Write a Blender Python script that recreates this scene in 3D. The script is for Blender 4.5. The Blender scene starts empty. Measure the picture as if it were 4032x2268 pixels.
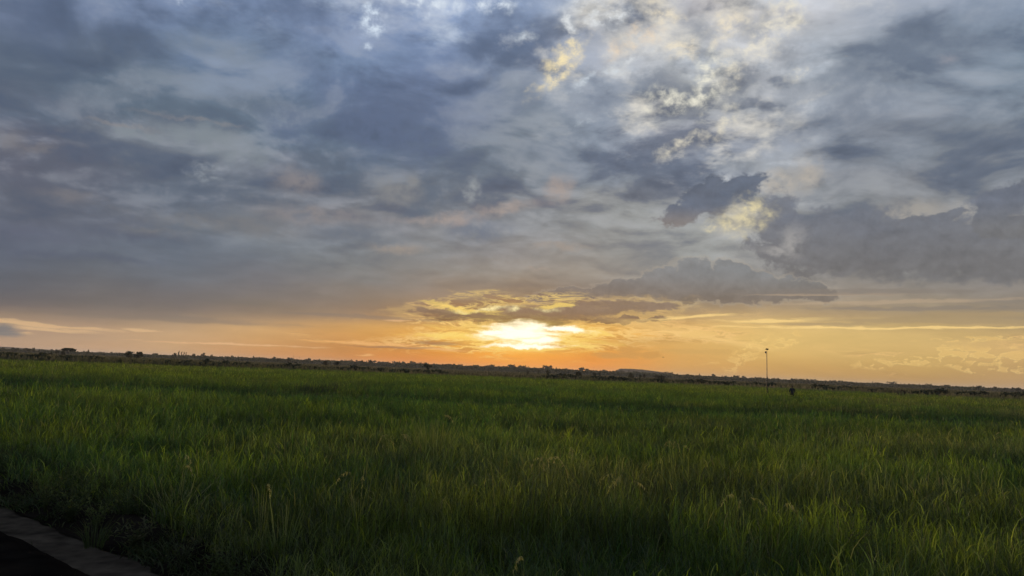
import bpy, bmesh, math, random
import numpy as np
from mathutils import Vector, Matrix

C = bpy.context.scene.collection
SC = bpy.context.scene
R = math.radians

# ------------------------------------------------------------------ camera
IMG_W, IMG_H, FPX = 4032.0, 2268.0, 2912.0
ROLL, CAM_H = R(2.29), 2.15
PITCH = math.atan(326.0 * math.cos(ROLL) / FPX)
_F = Vector((0, math.cos(PITCH), math.sin(PITCH)))
_R0 = Vector((1, 0, 0))
_U0 = _R0.cross(_F)
_RT = _R0 * math.cos(ROLL) + _U0 * math.sin(ROLL)
_UP = _U0 * math.cos(ROLL) - _R0 * math.sin(ROLL)
cam_data = bpy.data.cameras.new('camera')
cam_data.sensor_width = 36.0
cam_data.lens = FPX / IMG_W * 36.0
cam_data.clip_start = 0.1
cam_data.clip_end = 30000.0
cam = bpy.data.objects.new('camera', cam_data)
C.objects.link(cam)
cam.matrix_world = Matrix(((_RT.x, _UP.x, -_F.x, 0), (_RT.y, _UP.y, -_F.y, 0),
                           (_RT.z, _UP.z, -_F.z, CAM_H), (0, 0, 0, 1)))
SC.camera = cam


def ray(px, py):
    d = _F * FPX + _RT * (px - IMG_W / 2) + _UP * (IMG_H / 2 - py)
    return d.normalized()


def azel(px, py):
    d = ray(px, py)
    return math.degrees(math.atan2(d.x, d.y)), math.degrees(math.asin(d.z))


def pix(az, el):
    a, e = R(az), R(el)
    d = Vector((math.sin(a) * math.cos(e), math.cos(a) * math.cos(e), math.sin(e)))
    w = max(d.dot(_F), 0.15)
    return IMG_W / 2 + FPX * d.dot(_RT) / w, IMG_H / 2 - FPX * d.dot(_UP) / w


def at(px, py, z):
    """point at height z seen in direction (px, py); only valid below eye level"""
    d = ray(px, py)
    k = (z - CAM_H) / d.z
    return d.x * k, d.y * k


def far(px, dist):
    """ground x, y at a given forward distance along the column px"""
    d = ray(px, 1460 + (px - 2016) * 0.04)
    k = dist / d.y
    return d.x * k, dist


def lin(c):
    return tuple(((v / 255.0) / 12.92 if v <= 10.3 else ((v / 255.0 + 0.055) / 1.055) ** 2.4) for v in c)


# ------------------------------------------------------------------ render settings
SC.view_settings.view_transform = 'Standard'
SC.view_settings.look = 'None'
SC.view_settings.exposure = 0.0
SC.view_settings.gamma = 1.0
SC.render.engine = 'CYCLES'
SC.cycles.use_denoising = True
SC.cycles.denoiser = 'OPENIMAGEDENOISE'
SC.cycles.denoising_input_passes = 'RGB_ALBEDO_NORMAL'
SC.cycles.denoising_prefilter = 'ACCURATE'
SC.cycles.sample_clamp_indirect = 2.0
SC.cycles.volume_bounces = 1
SC.cycles.max_bounces = 6
SC.cycles.transparent_max_bounces = 8

# ------------------------------------------------------------------ sun
SUN_AZ, SUN_EL = azel(2050, 1310)
sun_data = bpy.data.lights.new('sun', 'SUN')
sun_data.energy = 3.2
sun_data.color = (1.0, 0.72, 0.42)
sun_data.angle = R(10.0)
sun = bpy.data.objects.new('sun', sun_data)
C.objects.link(sun)
_sd = Vector((math.sin(R(SUN_AZ)) * math.cos(R(SUN_EL)), math.cos(R(SUN_AZ)) * math.cos(R(SUN_EL)), math.sin(R(SUN_EL))))
sun.rotation_euler = (-_sd).to_track_quat('-Z', 'Y').to_euler()

# ------------------------------------------------------------------ sky
world = bpy.data.worlds.new('World')
SC.world = world
world.use_nodes = True
NT = world.node_tree
NT.nodes.clear()


def nd(t, **kw):
    n = NT.nodes.new(t)
    for k, v in kw.items():
        setattr(n, k, v)
    return n


def put(sock, v):
    if isinstance(v, bpy.types.NodeSocket):
        NT.links.new(v, sock)
    elif isinstance(v, (tuple, list)) and len(v) == 3 and sock.type == 'RGBA':
        sock.default_value = (*v, 1)
    else:
        sock.default_value = v


def m(op, a, b=None, c=None, clamp=False):
    n = nd('ShaderNodeMath', operation=op, use_clamp=clamp)
    for s, v in zip(n.inputs, (a, b, c)):
        if v is not None:
            put(s, v)
    return n.outputs[0]


def add(a, b): return m('ADD', a, b)
def sub(a, b): return m('SUBTRACT', a, b)
def mul(a, b): return m('MULTIPLY', a, b)


def sstep(x, a, b, lo=0.0, hi=1.0, smooth=True):
    n = nd('ShaderNodeMapRange', interpolation_type='SMOOTHSTEP' if smooth else 'LINEAR', clamp=smooth)
    for s, v in zip(n.inputs, (x, a, b, lo, hi)):
        put(s, v)
    return n.outputs[0]


def vec(x, y, z=0.0):
    n = nd('ShaderNodeCombineXYZ')
    for s, v in zip(n.inputs, (x, y, z)):
        put(s, v)
    return n.outputs[0]


def noise(v, scale, detail=6.0, rough=0.55, dist=0.0, color=False, lac=2.0):
    n = nd('ShaderNodeTexNoise', noise_dimensions='3D')
    put(n.inputs['Vector'], v)
    n.inputs['Scale'].default_value = scale
    n.inputs['Detail'].default_value = detail
    n.inputs['Roughness'].default_value = rough
    n.inputs['Lacunarity'].default_value = lac
    n.inputs['Distortion'].default_value = dist
    return n.outputs['Color' if color else 'Fac']


def mix(f, a, b, mode='MIX'):
    n = nd('ShaderNodeMix', data_type='RGBA', blend_type=mode, clamp_factor=True)
    put(n.inputs[0], f)
    put(n.inputs[6], a)
    put(n.inputs[7], b)
    return n.outputs[2]


def scale_col(c, f):
    n = nd('ShaderNodeMix', data_type='RGBA', blend_type='MIX', clamp_factor=False)
    put(n.inputs[0], f)
    put(n.inputs[6], (0, 0, 0))
    put(n.inputs[7], c)
    return n.outputs[2]


tc = nd('ShaderNodeTexCoord').outputs['Generated']
sp = nd('ShaderNodeSeparateXYZ')
put(sp.inputs[0], tc)
DX, DY, DZ = sp.outputs
AZ = mul(m('ARCTAN2', DX, DY), 57.29578)
EL = mul(m('ARCSINE', DZ), 57.29578)
_k = add(m('MAXIMUM', DZ, 0.0), 0.24)
PLANE = vec(m('DIVIDE', DX, _k), m('DIVIDE', DY, _k))        # cloud deck seen in perspective

# colours of the cloud deck, by azimuth and elevation (taken at picture columns 0..4032 step 336)
ROWS = [0, 100, 200, 300, 400, 500, 600, 700, 800, 900, 1000, 1080, 1150, 1200, 1250, 1290, 1330, 1370, 1410, 1450, 1490]
GRID = [
 "107,122,150 103,117,142 95,110,133 90,106,125 90,98,117 95,97,113 98,101,115 92,95,110 98,104,117 94,100,118 94,102,118 93,98,108 97,98,104 112,104,102 165,140,115 175,145,120 172,146,122 190,150,115 190,150,115 190,150,115 190,150,115",
 "112,126,152 103,117,142 92,106,126 98,113,132 90,105,122 105,112,126 92,103,119 90,98,113 100,106,120 96,102,116 97,106,120 96,100,107 108,105,105 112,106,103 140,124,110 178,148,120 183,152,122 196,156,118 196,156,118 196,156,118 196,156,118",
 "118,135,165 105,124,152 97,115,140 100,115,132 98,113,130 120,130,142 108,116,128 100,110,125 93,104,120 98,108,122 98,109,124 104,112,122 108,108,112 112,106,104 140,126,112 190,158,122 196,160,120 200,160,115 200,156,110 200,156,110 200,156,110",
 "118,138,172 112,130,160 110,128,150 104,122,146 95,112,130 103,120,136 125,130,142 104,116,132 120,124,132 112,120,128 108,118,130 110,114,122 115,112,112 125,116,106 150,130,110 205,165,115 203,158,104 206,150,92 205,142,82 203,150,95 203,150,95",
 "115,130,158 118,136,168 112,132,160 98,116,146 96,110,138 98,114,136 92,110,132 92,106,122 130,128,132 104,114,128 118,126,132 122,126,128 128,122,116 128,118,108 150,130,108 205,160,100 198,146,86 190,134,74 208,134,60 210,130,54 210,130,54",
 "150,170,205 125,145,180 118,138,172 108,125,156 98,114,144 98,114,142 94,110,128 98,112,130 105,114,124 125,130,136 122,128,132 130,130,128 140,128,116 140,122,100 135,118,100 215,170,95 220,165,80 195,138,65 222,132,42 232,134,38 232,134,38",
 "140,158,190 120,140,172 112,130,160 110,126,152 108,122,142 118,130,142 105,118,132 105,118,132 125,132,140 125,132,138 130,132,134 138,134,126 140,125,108 150,126,90 120,100,78 225,175,100 245,190,95 250,184,76 250,164,48 246,152,40 246,152,40",
 "180,190,205 165,175,190 160,162,170 150,158,172 140,150,165 130,142,158 120,132,148 125,135,146 140,144,146 130,136,140 135,138,138 150,146,138 122,115,108 140,125,105 150,125,88 235,185,95 230,175,82 205,150,75 222,142,58 232,144,50 232,144,50",
 "175,172,175 150,155,165 170,172,176 185,188,185 175,178,178 150,155,168 128,138,154 125,135,150 130,136,144 150,154,155 150,154,153 140,142,142 135,132,128 150,135,112 175,146,104 236,192,115 225,185,110 215,175,105 215,168,95 205,155,85 205,155,85",
 "190,188,188 185,186,190 172,175,180 165,168,175 155,160,168 130,136,148 128,136,150 140,146,152 140,142,142 140,142,142 155,156,156 140,140,138 140,132,122 165,145,118 195,165,115 225,190,120 222,188,118 218,182,110 212,172,100 200,155,85 190,145,78",
 "180,182,188 150,158,168 125,136,150 130,140,152 128,134,146 130,138,148 120,130,145 122,126,132 130,136,142 135,137,140 118,121,124 130,128,125 150,142,132 160,145,122 178,152,112 220,188,122 215,182,115 212,178,112 208,172,105 195,155,90 188,145,80",
 "150,160,178 135,146,162 122,135,152 128,140,155 118,128,142 118,128,140 125,130,138 125,130,138 138,140,142 125,127,131 122,122,124 120,121,122 140,134,126 152,140,122 165,145,112 190,162,110 215,182,118 205,172,110 205,170,105 195,160,95 185,145,85",
 "138,150,170 122,138,158 115,132,150 128,142,155 118,132,148 135,142,152 118,128,142 128,134,142 118,124,132 140,142,142 125,125,126 118,117,118 135,128,120 135,126,115 165,148,122 180,155,112 200,168,112 210,172,115 205,168,108 185,150,98 185,148,98",
]
# detail contrast, bright breaks, gold streaks (0..255) on the same grid, coarser rows
ROWS2 = [0, 300, 600, 800, 1000, 1120, 1200, 1260, 1340, 1400, 1460]
GRID2 = [
 "75,10,0 80,0,0 75,0,0 55,0,0 30,0,0 30,0,0 30,0,10 30,0,40 20,0,10 10,0,0 10,0,0",
 "75,20,0 80,0,0 85,0,0 60,0,0 35,0,0 30,0,0 30,0,0 30,0,20 15,0,10 10,0,10 10,0,0",
 "80,40,0 85,0,0 100,10,0 65,0,0 40,0,0 30,0,0 30,0,0 30,0,10 15,0,10 10,0,30 10,0,10",
 "95,60,0 95,0,0 110,0,0 70,0,0 40,0,0 30,0,0 30,0,0 30,0,10 20,0,10 20,0,60 10,0,10",
 "90,55,0 70,10,0 80,0,0 100,0,0 60,0,0 40,0,0 40,0,20 40,0,50 40,0,60 40,0,90 10,0,10",
 "100,150,0 80,0,0 80,0,0 100,10,0 60,0,0 50,0,10 50,0,130 50,0,120 60,0,210 40,0,60 10,0,0",
 "110,160,0 90,20,0 100,20,0 100,30,0 60,0,0 60,0,20 60,0,150 60,0,120 80,0,200 40,0,90 10,0,0",
 "200,170,0 170,110,0 110,30,0 90,20,0 60,10,0 60,0,10 60,0,90 60,0,120 70,0,220 40,0,50 10,0,0",
 "230,150,0 230,190,0 170,90,0 90,10,0 60,0,0 60,0,0 60,0,70 60,0,110 30,0,110 20,0,30 10,0,0",
 "230,170,0 200,160,0 170,90,0 120,110,0 90,40,0 60,20,0 60,0,60 50,0,90 20,0,50 20,0,60 10,0,20",
 "180,90,0 120,10,0 110,0,0 80,0,0 60,0,0 60,0,0 60,0,40 50,0,60 20,0,20 20,0,40 10,0,10",
 "110,10,0 90,0,0 90,0,0 80,0,0 60,0,0 60,0,0 60,0,30 50,0,50 20,0,50 20,0,110 10,0,30",
 "90,0,0 80,0,0 90,0,0 80,0,0 60,0,0 60,0,0 60,0,30 50,0,50 30,0,90 20,0,90 10,0,20",
]


def parse(grid):
    return np.array([[[float(v) for v in c.split(',')] for c in col.split()] for col in grid])


def sample(G, rows, az, el):
    x, y = pix(az, min(el, 75))
    fx = min(max(x / 336.0, 0), 11.999)
    fy = float(np.interp(y, rows, range(len(rows))))
    fy = min(fy, len(rows) - 1.001)
    i, j = int(fx), int(fy)
    u, v = fx - i, fy - j
    g = G[i, j] * (1 - u) * (1 - v) + G[i + 1, j] * u * (1 - v) + G[i, j + 1] * (1 - u) * v + G[i + 1, j + 1] * u * v
    return g


EL_K = [-2, 0, .5, 1.1, 1.7, 2.3, 2.9, 3.5, 4.1, 4.8, 5.6, 6.5, 7.5, 9, 11, 13, 15, 17, 19, 21, 23, 25, 27, 29, 32, 45, 90]
AZ_K = [-34.5, -29.5, -24.3, -18.8, -12.8, -6.5, 0, 6.5, 12.8, 18.8, 24.3, 29.5, 34.5]
OVER = np.array([108, 120, 140.0])


def e2t(el):
    return math.sqrt((el + 3) / 93.0)


def sky_map(G, rows, az_s, t_s, linear, rest):
    out = None
    cols = [(-170, None), (-70, None)] + [(a, a) for a in AZ_K] + [(70, None), (170, None)]
    prev = None
    for a, src in cols:
        ramp = nd('ShaderNodeValToRGB')
        cr = ramp.color_ramp
        cr.interpolation = 'EASE' if not linear else 'LINEAR'
        for k, el in enumerate(EL_K):
            if src is None:
                c = np.array(rest(el))
            else:
                c = sample(G, rows, src, el)
                if el > 34:
                    w = min(1.0, (el - 34) / 20)
                    c = c * (1 - w) + np.array(rest(el)) * w
            t = e2t(el)
            e = cr.elements[0] if k == 0 else (cr.elements[1] if k == 1 else cr.elements.new(t))
            e.position = t
            e.color = (*(lin(c) if linear else c / 255.0), 1)
        put(ramp.inputs[0], t_s)
        col = ramp.outputs[0]
        out = col if out is None else mix(sstep(az_s, prev, a, smooth=False), out, col)
        prev = a
    return out


NW = noise(PLANE, 2.6, 8, 0.6, 0.0, color=True)
ws = nd('ShaderNodeSeparateColor')
put(ws.inputs[0], NW)
lowk = sstep(EL, 2.5, 14.0, 0.18, 1.0)                       # warp less near the horizon
AZW = add(AZ, mul(mul(sub(ws.outputs[0], 0.5), 16.0), lowk))
ELW = add(EL, mul(mul(sub(ws.outputs[1], 0.5), 9.0), mul(lowk, lowk)))
TW = m('SQRT', mul(m('MAXIMUM', add(ELW, 3.0), 0.0), 1 / 93.0))
T0 = m('SQRT', mul(m('MAXIMUM', add(EL, 3.0), 0.0), 1 / 93.0))

deck = sky_map(parse(GRID), ROWS, AZW, TW, True, lambda el: OVER * (0.95 if el < 8 else 1.05))
amap = sky_map(parse(GRID2), ROWS2, AZ, T0, False, lambda el: (70, 0, 0))
am = nd('ShaderNodeSeparateColor')
put(am.inputs[0], amap)
DETAIL, BREAKS, GOLD = am.outputs[0], am.outputs[1], am.outputs[2]

# billows of the deck, with a little relief from the light low ahead
def shift(v, dx, dy):
    n = nd('ShaderNodeVectorMath', operation='ADD')
    put(n.inputs[0], v)
    n.inputs[1].default_value = (dx, dy, 0)
    return n.outputs[0]


n1 = noise(PLANE, 4.2, 9, 0.52, 0.3)
n1b = noise(shift(PLANE, 0.008, 0.045), 4.2, 7, 0.52, 0.3)
n3 = noise(shift(PLANE, 7.0, 3.0), 1.9, 6, 0.55, 0.2)
n2 = noise(vec(mul(AZ, 0.035), mul(EL, 0.16), 3.7), 3.0, 8, 0.6, 0.3)
relief = sub(n1, n1b)
lump = sub(sstep(n1, 0.38, 0.60), 0.5)
nm = noise(shift(PLANE, 3.0, 9.0), 2.6, 9, 0.56, 0.45)
bank = sub(sstep(nm, 0.39, 0.61), 0.5)
nn = add(mul(add(add(mul(lump, 0.34), mul(bank, 0.24)), add(mul(relief, 1.6), mul(sub(n3, 0.5), 0.35))), lowk), mul(sub(n2, 0.5), 0.5))
amt = add(mul(DETAIL, 1.95), 0.24)
lum = add(1.05, mul(nn, amt))
col = scale_col(deck, m('MAXIMUM', lum, 0.5))
warmth = mul(sstep(mul(nn, amt), 0.02, 0.30), mul(lowk, 0.28))
col = mix(warmth, col, lin((160, 162, 166)))
coolth = mul(sstep(mul(nn, amt), -0.02, -0.30), mul(lowk, 0.35))
col = mix(coolth, col, lin((88, 106, 136)))

# breaks where the bright upper sky shows through
nb = noise(PLANE, 9.0, 10, 0.60, 0.15)
brk = mul(sstep(add(add(mul(nb, 0.75), mul(n1, 0.25)), mul(BREAKS, 0.15)), 0.52, 0.76), sstep(BREAKS, 0.03, 0.35))
tint = mix(sstep(AZ, -8.0, 4.0), lin((200, 220, 246)), lin((240, 234, 220)))
tint = mix(sstep(noise(PLANE, 3.0, 3, 0.5), 0.45, 0.6), tint, lin((206, 214, 224)))
col = mix(mul(brk, 0.78), col, tint)

def sky_pt(px, py):
    return azel(px, py)


wn = noise(vec(AZ, mul(EL, 1.25), 2.2), 0.55, 10, 0.64, 0.0, color=True)
wsp = nd('ShaderNodeSeparateColor')
put(wsp.inputs[0], wn)
AZB = add(AZ, mul(sub(wsp.outputs[0], 0.5), 5.2))            # ragged coordinates for single clouds
ELB = add(EL, mul(sub(wsp.outputs[1], 0.5), 3.2))


AZM = add(AZ, mul(sub(AZB, AZ), 0.45))
ELM = add(EL, mul(sub(ELB, EL), 0.50))


def blob_field(blobs, ax=None, ex=None):
    """normalised distance to a union of ellipses, each given by a direction (picture pixel), radii and tilt"""
    out, ax, ex = None, ax or AZM, ex or ELM
    for (px, py, rx, ry, rot) in blobs:
        a, e = azel(px, py)
        c, s, k = math.cos(R(rot)), math.sin(R(rot)), FPX / 57.3
        rx, ry = rx / k, ry / k
        u = m('MULTIPLY_ADD', ax, c / rx, m('MULTIPLY_ADD', ex, s / rx, -(a * c + e * s) / rx))
        v = m('MULTIPLY_ADD', ax, -s / ry, m('MULTIPLY_ADD', ex, c / ry, (a * s - e * c) / ry))
        d = m('MULTIPLY_ADD', v, v, m('MULTIPLY', u, u))
        out = d if out is None else m('SMOOTH_MIN', out, d, 0.2)
    return m('SQRT', m('MAXIMUM', out, 0.0))
# billowy edge noise shared by the separate clouds
puff = noise(vec(AZ, mul(EL, 1.15), 1.3), 0.75, 10, 0.62, 0.2)
puff_2 = noise(vec(add(AZ, 0.12), mul(sub(EL, 0.42), 1.15), 1.3), 0.75, 8, 0.62, 0.2)
puff_r = sub(puff_2, puff)                                   # light comes from above and behind
puff_w = noise(vec(AZ, mul(EL, 1.15), 9.3), 0.30, 8, 0.6, 0.2)
puff_s = noise(vec(mul(AZ, 0.45), mul(EL, 2.2), 8.1), 0.5, 9, 0.62, 0.1)


grain = sstep(puff, 0.30, 0.58, 0.30, 1.0)
mottle = sstep(noise(vec(AZ, mul(EL, 1.35), 6.6), 1.1, 7, 0.55, 0.2), 0.34, 0.72)


def cloud(col, blobs, hi, lo, e_top, e_bot, amp=1.0, soft=0.10, nz=None, rim=None, alpha=1.0):
    d = add(blob_field(blobs), mul(sub(nz or puff, 0.5), amp * 2.0))
    mask = sstep(d, 1.0 + soft, 1.0 - soft)
    if rim:
        r = mul(sstep(d, 1.0 + soft * 2.2, 1.0 + soft * 0.2), sstep(d, 0.90, 1.0 + soft * 0.3))
        col = mix(mul(r, rim[1]), col, lin(rim[0]))
    body = mix(sstep(EL, e_bot, e_top), lin(lo), lin(hi))
    body = scale_col(body, add(1.0, add(mul(puff_r, 0.75), add(mul(sub(puff, 0.5), 0.35), mul(sub(puff_w, 0.5), 0.5)))))
    return mix(mul(mask, alpha), col, body)


def patch(col, blobs, c, alpha, amp=2.2, lo=1.5, hi=0.1, nz=None):
    """a ragged soft patch of another tone in the deck"""
    d = add(blob_field(blobs), mul(sub(puff if nz == 'm' else (nz or puff_w), 0.5), amp))
    return mix(mul(mul(sstep(d, lo, hi), alpha), mottle if nz == 'm' else grain), col, lin(c))


def e_of(px, py):
    return azel(px, py)[1]


# ---- patches of the deck, left and middle
col = patch(col, [(200, 300, 260, 110, 0), (420, 200, 200, 80, 10)], (92, 104, 122), 0.5, amp=1.5)
col = patch(col, [(1230, 90, 150, 80, 0), (1180, 230, 120, 60, -30)], (104, 120, 148), 0.6, amp=1.5)
col = patch(col, [(860, 195, 170, 45, 0), (620, 300, 120, 34, 0)], (122, 135, 150), 0.6, amp=1.5)
col = patch(col, [(800, 545, 230, 62, 0), (950, 610, 120, 60, 0), (560, 530, 160, 34, 0)], (130, 140, 148), 0.85, amp=1.2, lo=1.3)
col = patch(col, [(760, 470, 190, 10, 0), (480, 490, 120, 10, 0)], (146, 142, 142), 0.5, amp=1.2)
col = patch(col, [(640, 400, 330, 40, 0), (1000, 420, 160, 50, 0)], (90, 106, 124), 0.6, amp=1.2)
col = patch(col, [(1540, 500, 330, 140, -8), (1150, 500, 130, 90, 0)], (95, 111, 140), 0.7, amp=1.4)
col = patch(col, [(1385, 725, 105, 85, 15), (1300, 640, 150, 90, 0)], (90, 104, 122), 0.85, amp=1.3, lo=1.2)
col = patch(col, [(1730, 765, 105, 85, 0), (1650, 830, 90, 34, 20)], (92, 107, 125), 0.85, amp=1.3, lo=1.2)
col = patch(col, [(1555, 750, 120, 58, 0), (1620, 720, 50, 50, 0)], (134, 137, 140), 0.8, amp=1.3, lo=1.2)
col = patch(col, [(1860, 750, 40, 50, 10)], (166, 172, 174), 0.7, nz='m', amp=2.0)
col = patch(col, [(1270, 850, 210, 36, 0), (1160, 720, 90, 60, -20)], (142, 137, 138), 0.7, amp=1.4)
col = patch(col, [(1770, 862, 190, 22, 6), (2000, 822, 150, 26, 12), (2200, 745, 60, 50, 45)], (172, 158, 150), 0.7, amp=1.4)
col = patch(col, [(1890, 905, 120, 50, 5)], (104, 119, 138), 0.75, amp=1.2)
col = patch(col, [(1390, 925, 170, 40, 0), (1200, 850, 40, 14, 0)], (102, 114, 130), 0.75, amp=1.3)
col = patch(col, [(1560, 975, 110, 18, 0), (2200, 972, 110, 15, 0), (2120, 1055, 60, 6, 0)], (160, 151, 142), 0.65, amp=1.4)
col = patch(col, [(830, 655, 40, 16, 0), (800, 690, 50, 14, 0)], (162, 170, 176), 0.7, nz='m', amp=1.6, lo=1.8)
col = patch(col, [(900, 760, 300, 46, 0), (650, 740, 200, 40, 0)], (90, 103, 121), 0.75, amp=1.3)
col = patch(col, [(310, 655, 230, 55, 0), (130, 720, 120, 40, 0)], (92, 97, 114), 0.6, amp=1.4)
col = patch(col, [(850, 880, 300, 34, 0), (620, 915, 120, 20, 0)], (122, 123, 126), 0.6, amp=1.4)
col = patch(col, [(520, 925, 180, 20, 0), (300, 1010, 260, 14, 0)], (88, 96, 114), 0.6, amp=1.4)
col = patch(col, [(140, 590, 60, 18, 28), (260, 770, 90, 24, 0), (40, 560, 50, 40, 0)], (124, 122, 126), 0.6, amp=1.6)
# bright torn places high up
col = patch(col, [(1480, 95, 40, 30, 0), (1460, 60, 60, 20, 50), (1455, 178, 16, 12, 0)], (222, 236, 250), 0.95, nz='m', lo=2.0, hi=0.2)
col = patch(col, [(1690, 20, 120, 22, 0), (1950, 12, 70, 22, 0), (705, 6, 22, 12, 0)], (226, 236, 246), 0.9, nz='m', lo=2.0, hi=0.2)
col = patch(col, [(2225, 215, 70, 34, 38), (2190, 300, 90, 22, 35), (2250, 180, 30, 30, 0)], (255, 236, 186), 0.95, nz='m', lo=2.0, hi=0.2, amp=2.6)
col = patch(col, [(2480, 165, 90, 24, 30), (2540, 130, 50, 22, 0)], (246, 222, 190), 0.7, nz='m', lo=2.0, hi=0.2, amp=2.6)
col = patch(col, [(2700, 395, 130, 30, 0), (2780, 330, 40, 80, -10), (2620, 370, 90, 22, -15)], (250, 246, 226), 0.85, nz='m', lo=2.0, hi=0.2, amp=2.8)
col = patch(col, [(2680, 190, 60, 26, 0), (2870, 100, 60, 40, 30), (2600, 40, 70, 24, -25)], (255, 240, 208), 0.7, nz='m', lo=2.0, hi=0.2, amp=3.0)
col = patch(col, [(2620, 310, 110, 45, 0)], (142, 148, 158), 0.9, nz=puff, amp=2.2)
col = patch(col, [(2760, 120, 60, 40, 0), (2400, 110, 90, 40, -40), (2980, 110, 80, 50, 0)], (150, 155, 164), 0.8, nz=puff, amp=2.4)
col = patch(col, [(2820, 520, 60, 20, 35), (2700, 560, 90, 16, 25), (2850, 480, 30, 60, -30)], (236, 228, 206), 0.8, nz='m', lo=2.0, hi=0.2, amp=2.8)
col = patch(col, [(2330, 60, 70, 22, -30), (2250, 100, 50, 20, -40), (2420, 60, 50, 20, 20), (2500, 230, 60, 16, 30)], (232, 236, 238), 0.85, nz='m', lo=2.0, hi=0.2, amp=3.0)
col = patch(col, [(2340, 300, 90, 12, 25), (2300, 470, 30, 14, 0), (2430, 290, 60, 14, 10), (2060, 150, 30, 12, 0)], (214, 224, 232), 0.7, nz='m', lo=2.0, hi=0.2, amp=3.0)
col = patch(col, [(3000, 150, 40, 60, 20), (3080, 30, 60, 26, 40), (2960, 210, 70, 20, 35), (2880, 250, 40, 50, -20)], (252, 242, 216), 0.62, nz='m', lo=2.0, hi=0.2, amp=3.0)
col = patch(col, [(2980, 420, 70, 14, 35), (3040, 470, 50, 12, 30), (2640, 620, 60, 10, 20), (2940, 600, 50, 10, 25), (3200, 380, 60, 10, 25)], (226, 222, 212), 0.42, nz='m', lo=2.0, hi=0.2, amp=3.0)
col = patch(col, [(2520, 330, 110, 40, 20), (2380, 400, 130, 40, 10), (2080, 390, 80, 60, 30)], (122, 134, 152), 0.7, nz=puff, amp=2.4)
col = patch(col, [(2880, 400, 70, 40, 20), (2980, 320, 60, 40, 30), (2700, 460, 110, 26, 20), (3100, 200, 70, 40, 25)], (140, 146, 156), 0.75, nz=puff, amp=2.6)
col = patch(col, [(3140, 290, 30, 20, 30), (3110, 80, 60, 40, 50)], (246, 238, 216), 0.8, nz='m', lo=2.0, hi=0.2, amp=2.6)
col = patch(col, [(3740, 235, 40, 20, 0)], (150, 152, 162), 0.7, nz=puff, amp=2.0)
col = patch(col, [(3080, 720, 90, 50, 0), (3180, 690, 60, 60, 30)], (196, 186, 172), 0.7, nz=puff, amp=2.4)
# wide dark masses at the right
col = patch(col, [(3480, 230, 380, 80, 14), (3350, 420, 300, 70, 12)], (118, 130, 147), 0.6)

# dark ragged cloud right of centre
col = cloud(col, [(2705, 840, 115, 42, 12), (2790, 780, 100, 72, 20), (2905, 745, 105, 52, 22), (2650, 868, 50, 18, 0)],
            (94, 105, 123), (124, 120, 120), e_of(2800, 800), e_of(2800, 885), 1.0, 0.20, alpha=0.92)
# broad grey cloud at the right, flat base
col = patch(col, [(3600, 835, 110, 34, 0), (3790, 860, 70, 60, 0), (4010, 890, 40, 50, 0)], (164, 160, 154), 0.9, amp=1.2)
col = cloud(col, [(3060, 870, 85, 100, 0), (3300, 960, 280, 115, 3), (3650, 980, 380, 105, 0), (3935, 800, 80, 62, 0), (3920, 890, 60, 60, 0), (4030, 760, 60, 40, 0),
                  (3960, 1010, 220, 90, 0), (3120, 985, 130, 60, 0), (3560, 875, 90, 18, 5), (3720, 850, 80, 18, 8)],
            (113, 119, 131), (114, 114, 116), e_of(3500, 780), e_of(3500, 1090), 0.8, 0.20, alpha=0.90)
col = patch(col, [(3120, 955, 60, 40, 60), (3060, 985, 60, 16, 0)], (168, 166, 164), 0.85, nz=puff, amp=2.6)
col = cloud(col, [(3925, 800, 62, 50, 0), (3990, 770, 60, 40, 0), (3900, 870, 40, 50, 0), (3960, 900, 90, 40, 0)],
            (108, 115, 129), (114, 115, 118), e_of(3900, 760), e_of(3900, 930), 0.6, 0.14, alpha=0.92)
# bright hole between them
col = patch(col, [(2930, 855, 80, 50, 15), (2890, 885, 100, 20, 0)], (250, 234, 178), 1.0, nz='m', amp=2.2, lo=1.8)
col = patch(col, [(2930, 850, 90, 60, 15)], (190, 184, 168), 0.6, nz=puff_w)
# cumulus ridge above the horizon, right of the sun
col = cloud(col, [(2480, 1135, 150, 42, 8), (2610, 1095, 90, 45, 8), (2730, 1080, 90, 60, 0), (2775, 1048, 38, 38, 0),
                  (2880, 1085, 75, 58, 0), (2990, 1120, 120, 52, -8), (2780, 1145, 320, 48, 0), (2250, 1160, 170, 24, 6),
                  (3150, 1140, 130, 34, -8)],
            (128, 132, 135), (122, 114, 106), e_of(2750, 1050), e_of(2700, 1195), 0.8, 0.13, alpha=0.9,
            rim=((176, 166, 150), 0.35))

# torn gold-edged streaks round the sun
st_v = vec(mul(AZ, 0.20), mul(EL, 1.15), 5.0)
ns = noise(st_v, 2.0, 10, 0.64, 0.6)
ns2 = noise(st_v, 0.7, 5, 0.55, 0.3)
lines = sub(1.0, m('MINIMUM', mul(m('ABSOLUTE', sub(ns, 0.5)), 17.0), 1.0))
fill = sstep(ns, 0.50, 0.60)
reg = sstep(add(GOLD, mul(sub(ns2, 0.5), 1.4)), 0.26, 0.66)
near = sstep(m('ABSOLUTE', sub(AZ, SUN_AZ)), 12.0, 2.0)
gcol = mix(near, lin((244, 200, 132)), lin((255, 220, 128)))

g1 = m('POWER', 2.718, mul(m('POWER', blob_field([(2050, 1345, 560, 95, 0)]), 2.0), -1.0))
col = mix(mul(g1, 0.38), col, lin((255, 166, 48)))
col = mix(mul(mul(fill, reg), 0.38), col, lin((164, 118, 76)))
col = mix(mul(mul(lines, reg), 0.95), col, gcol)

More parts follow.
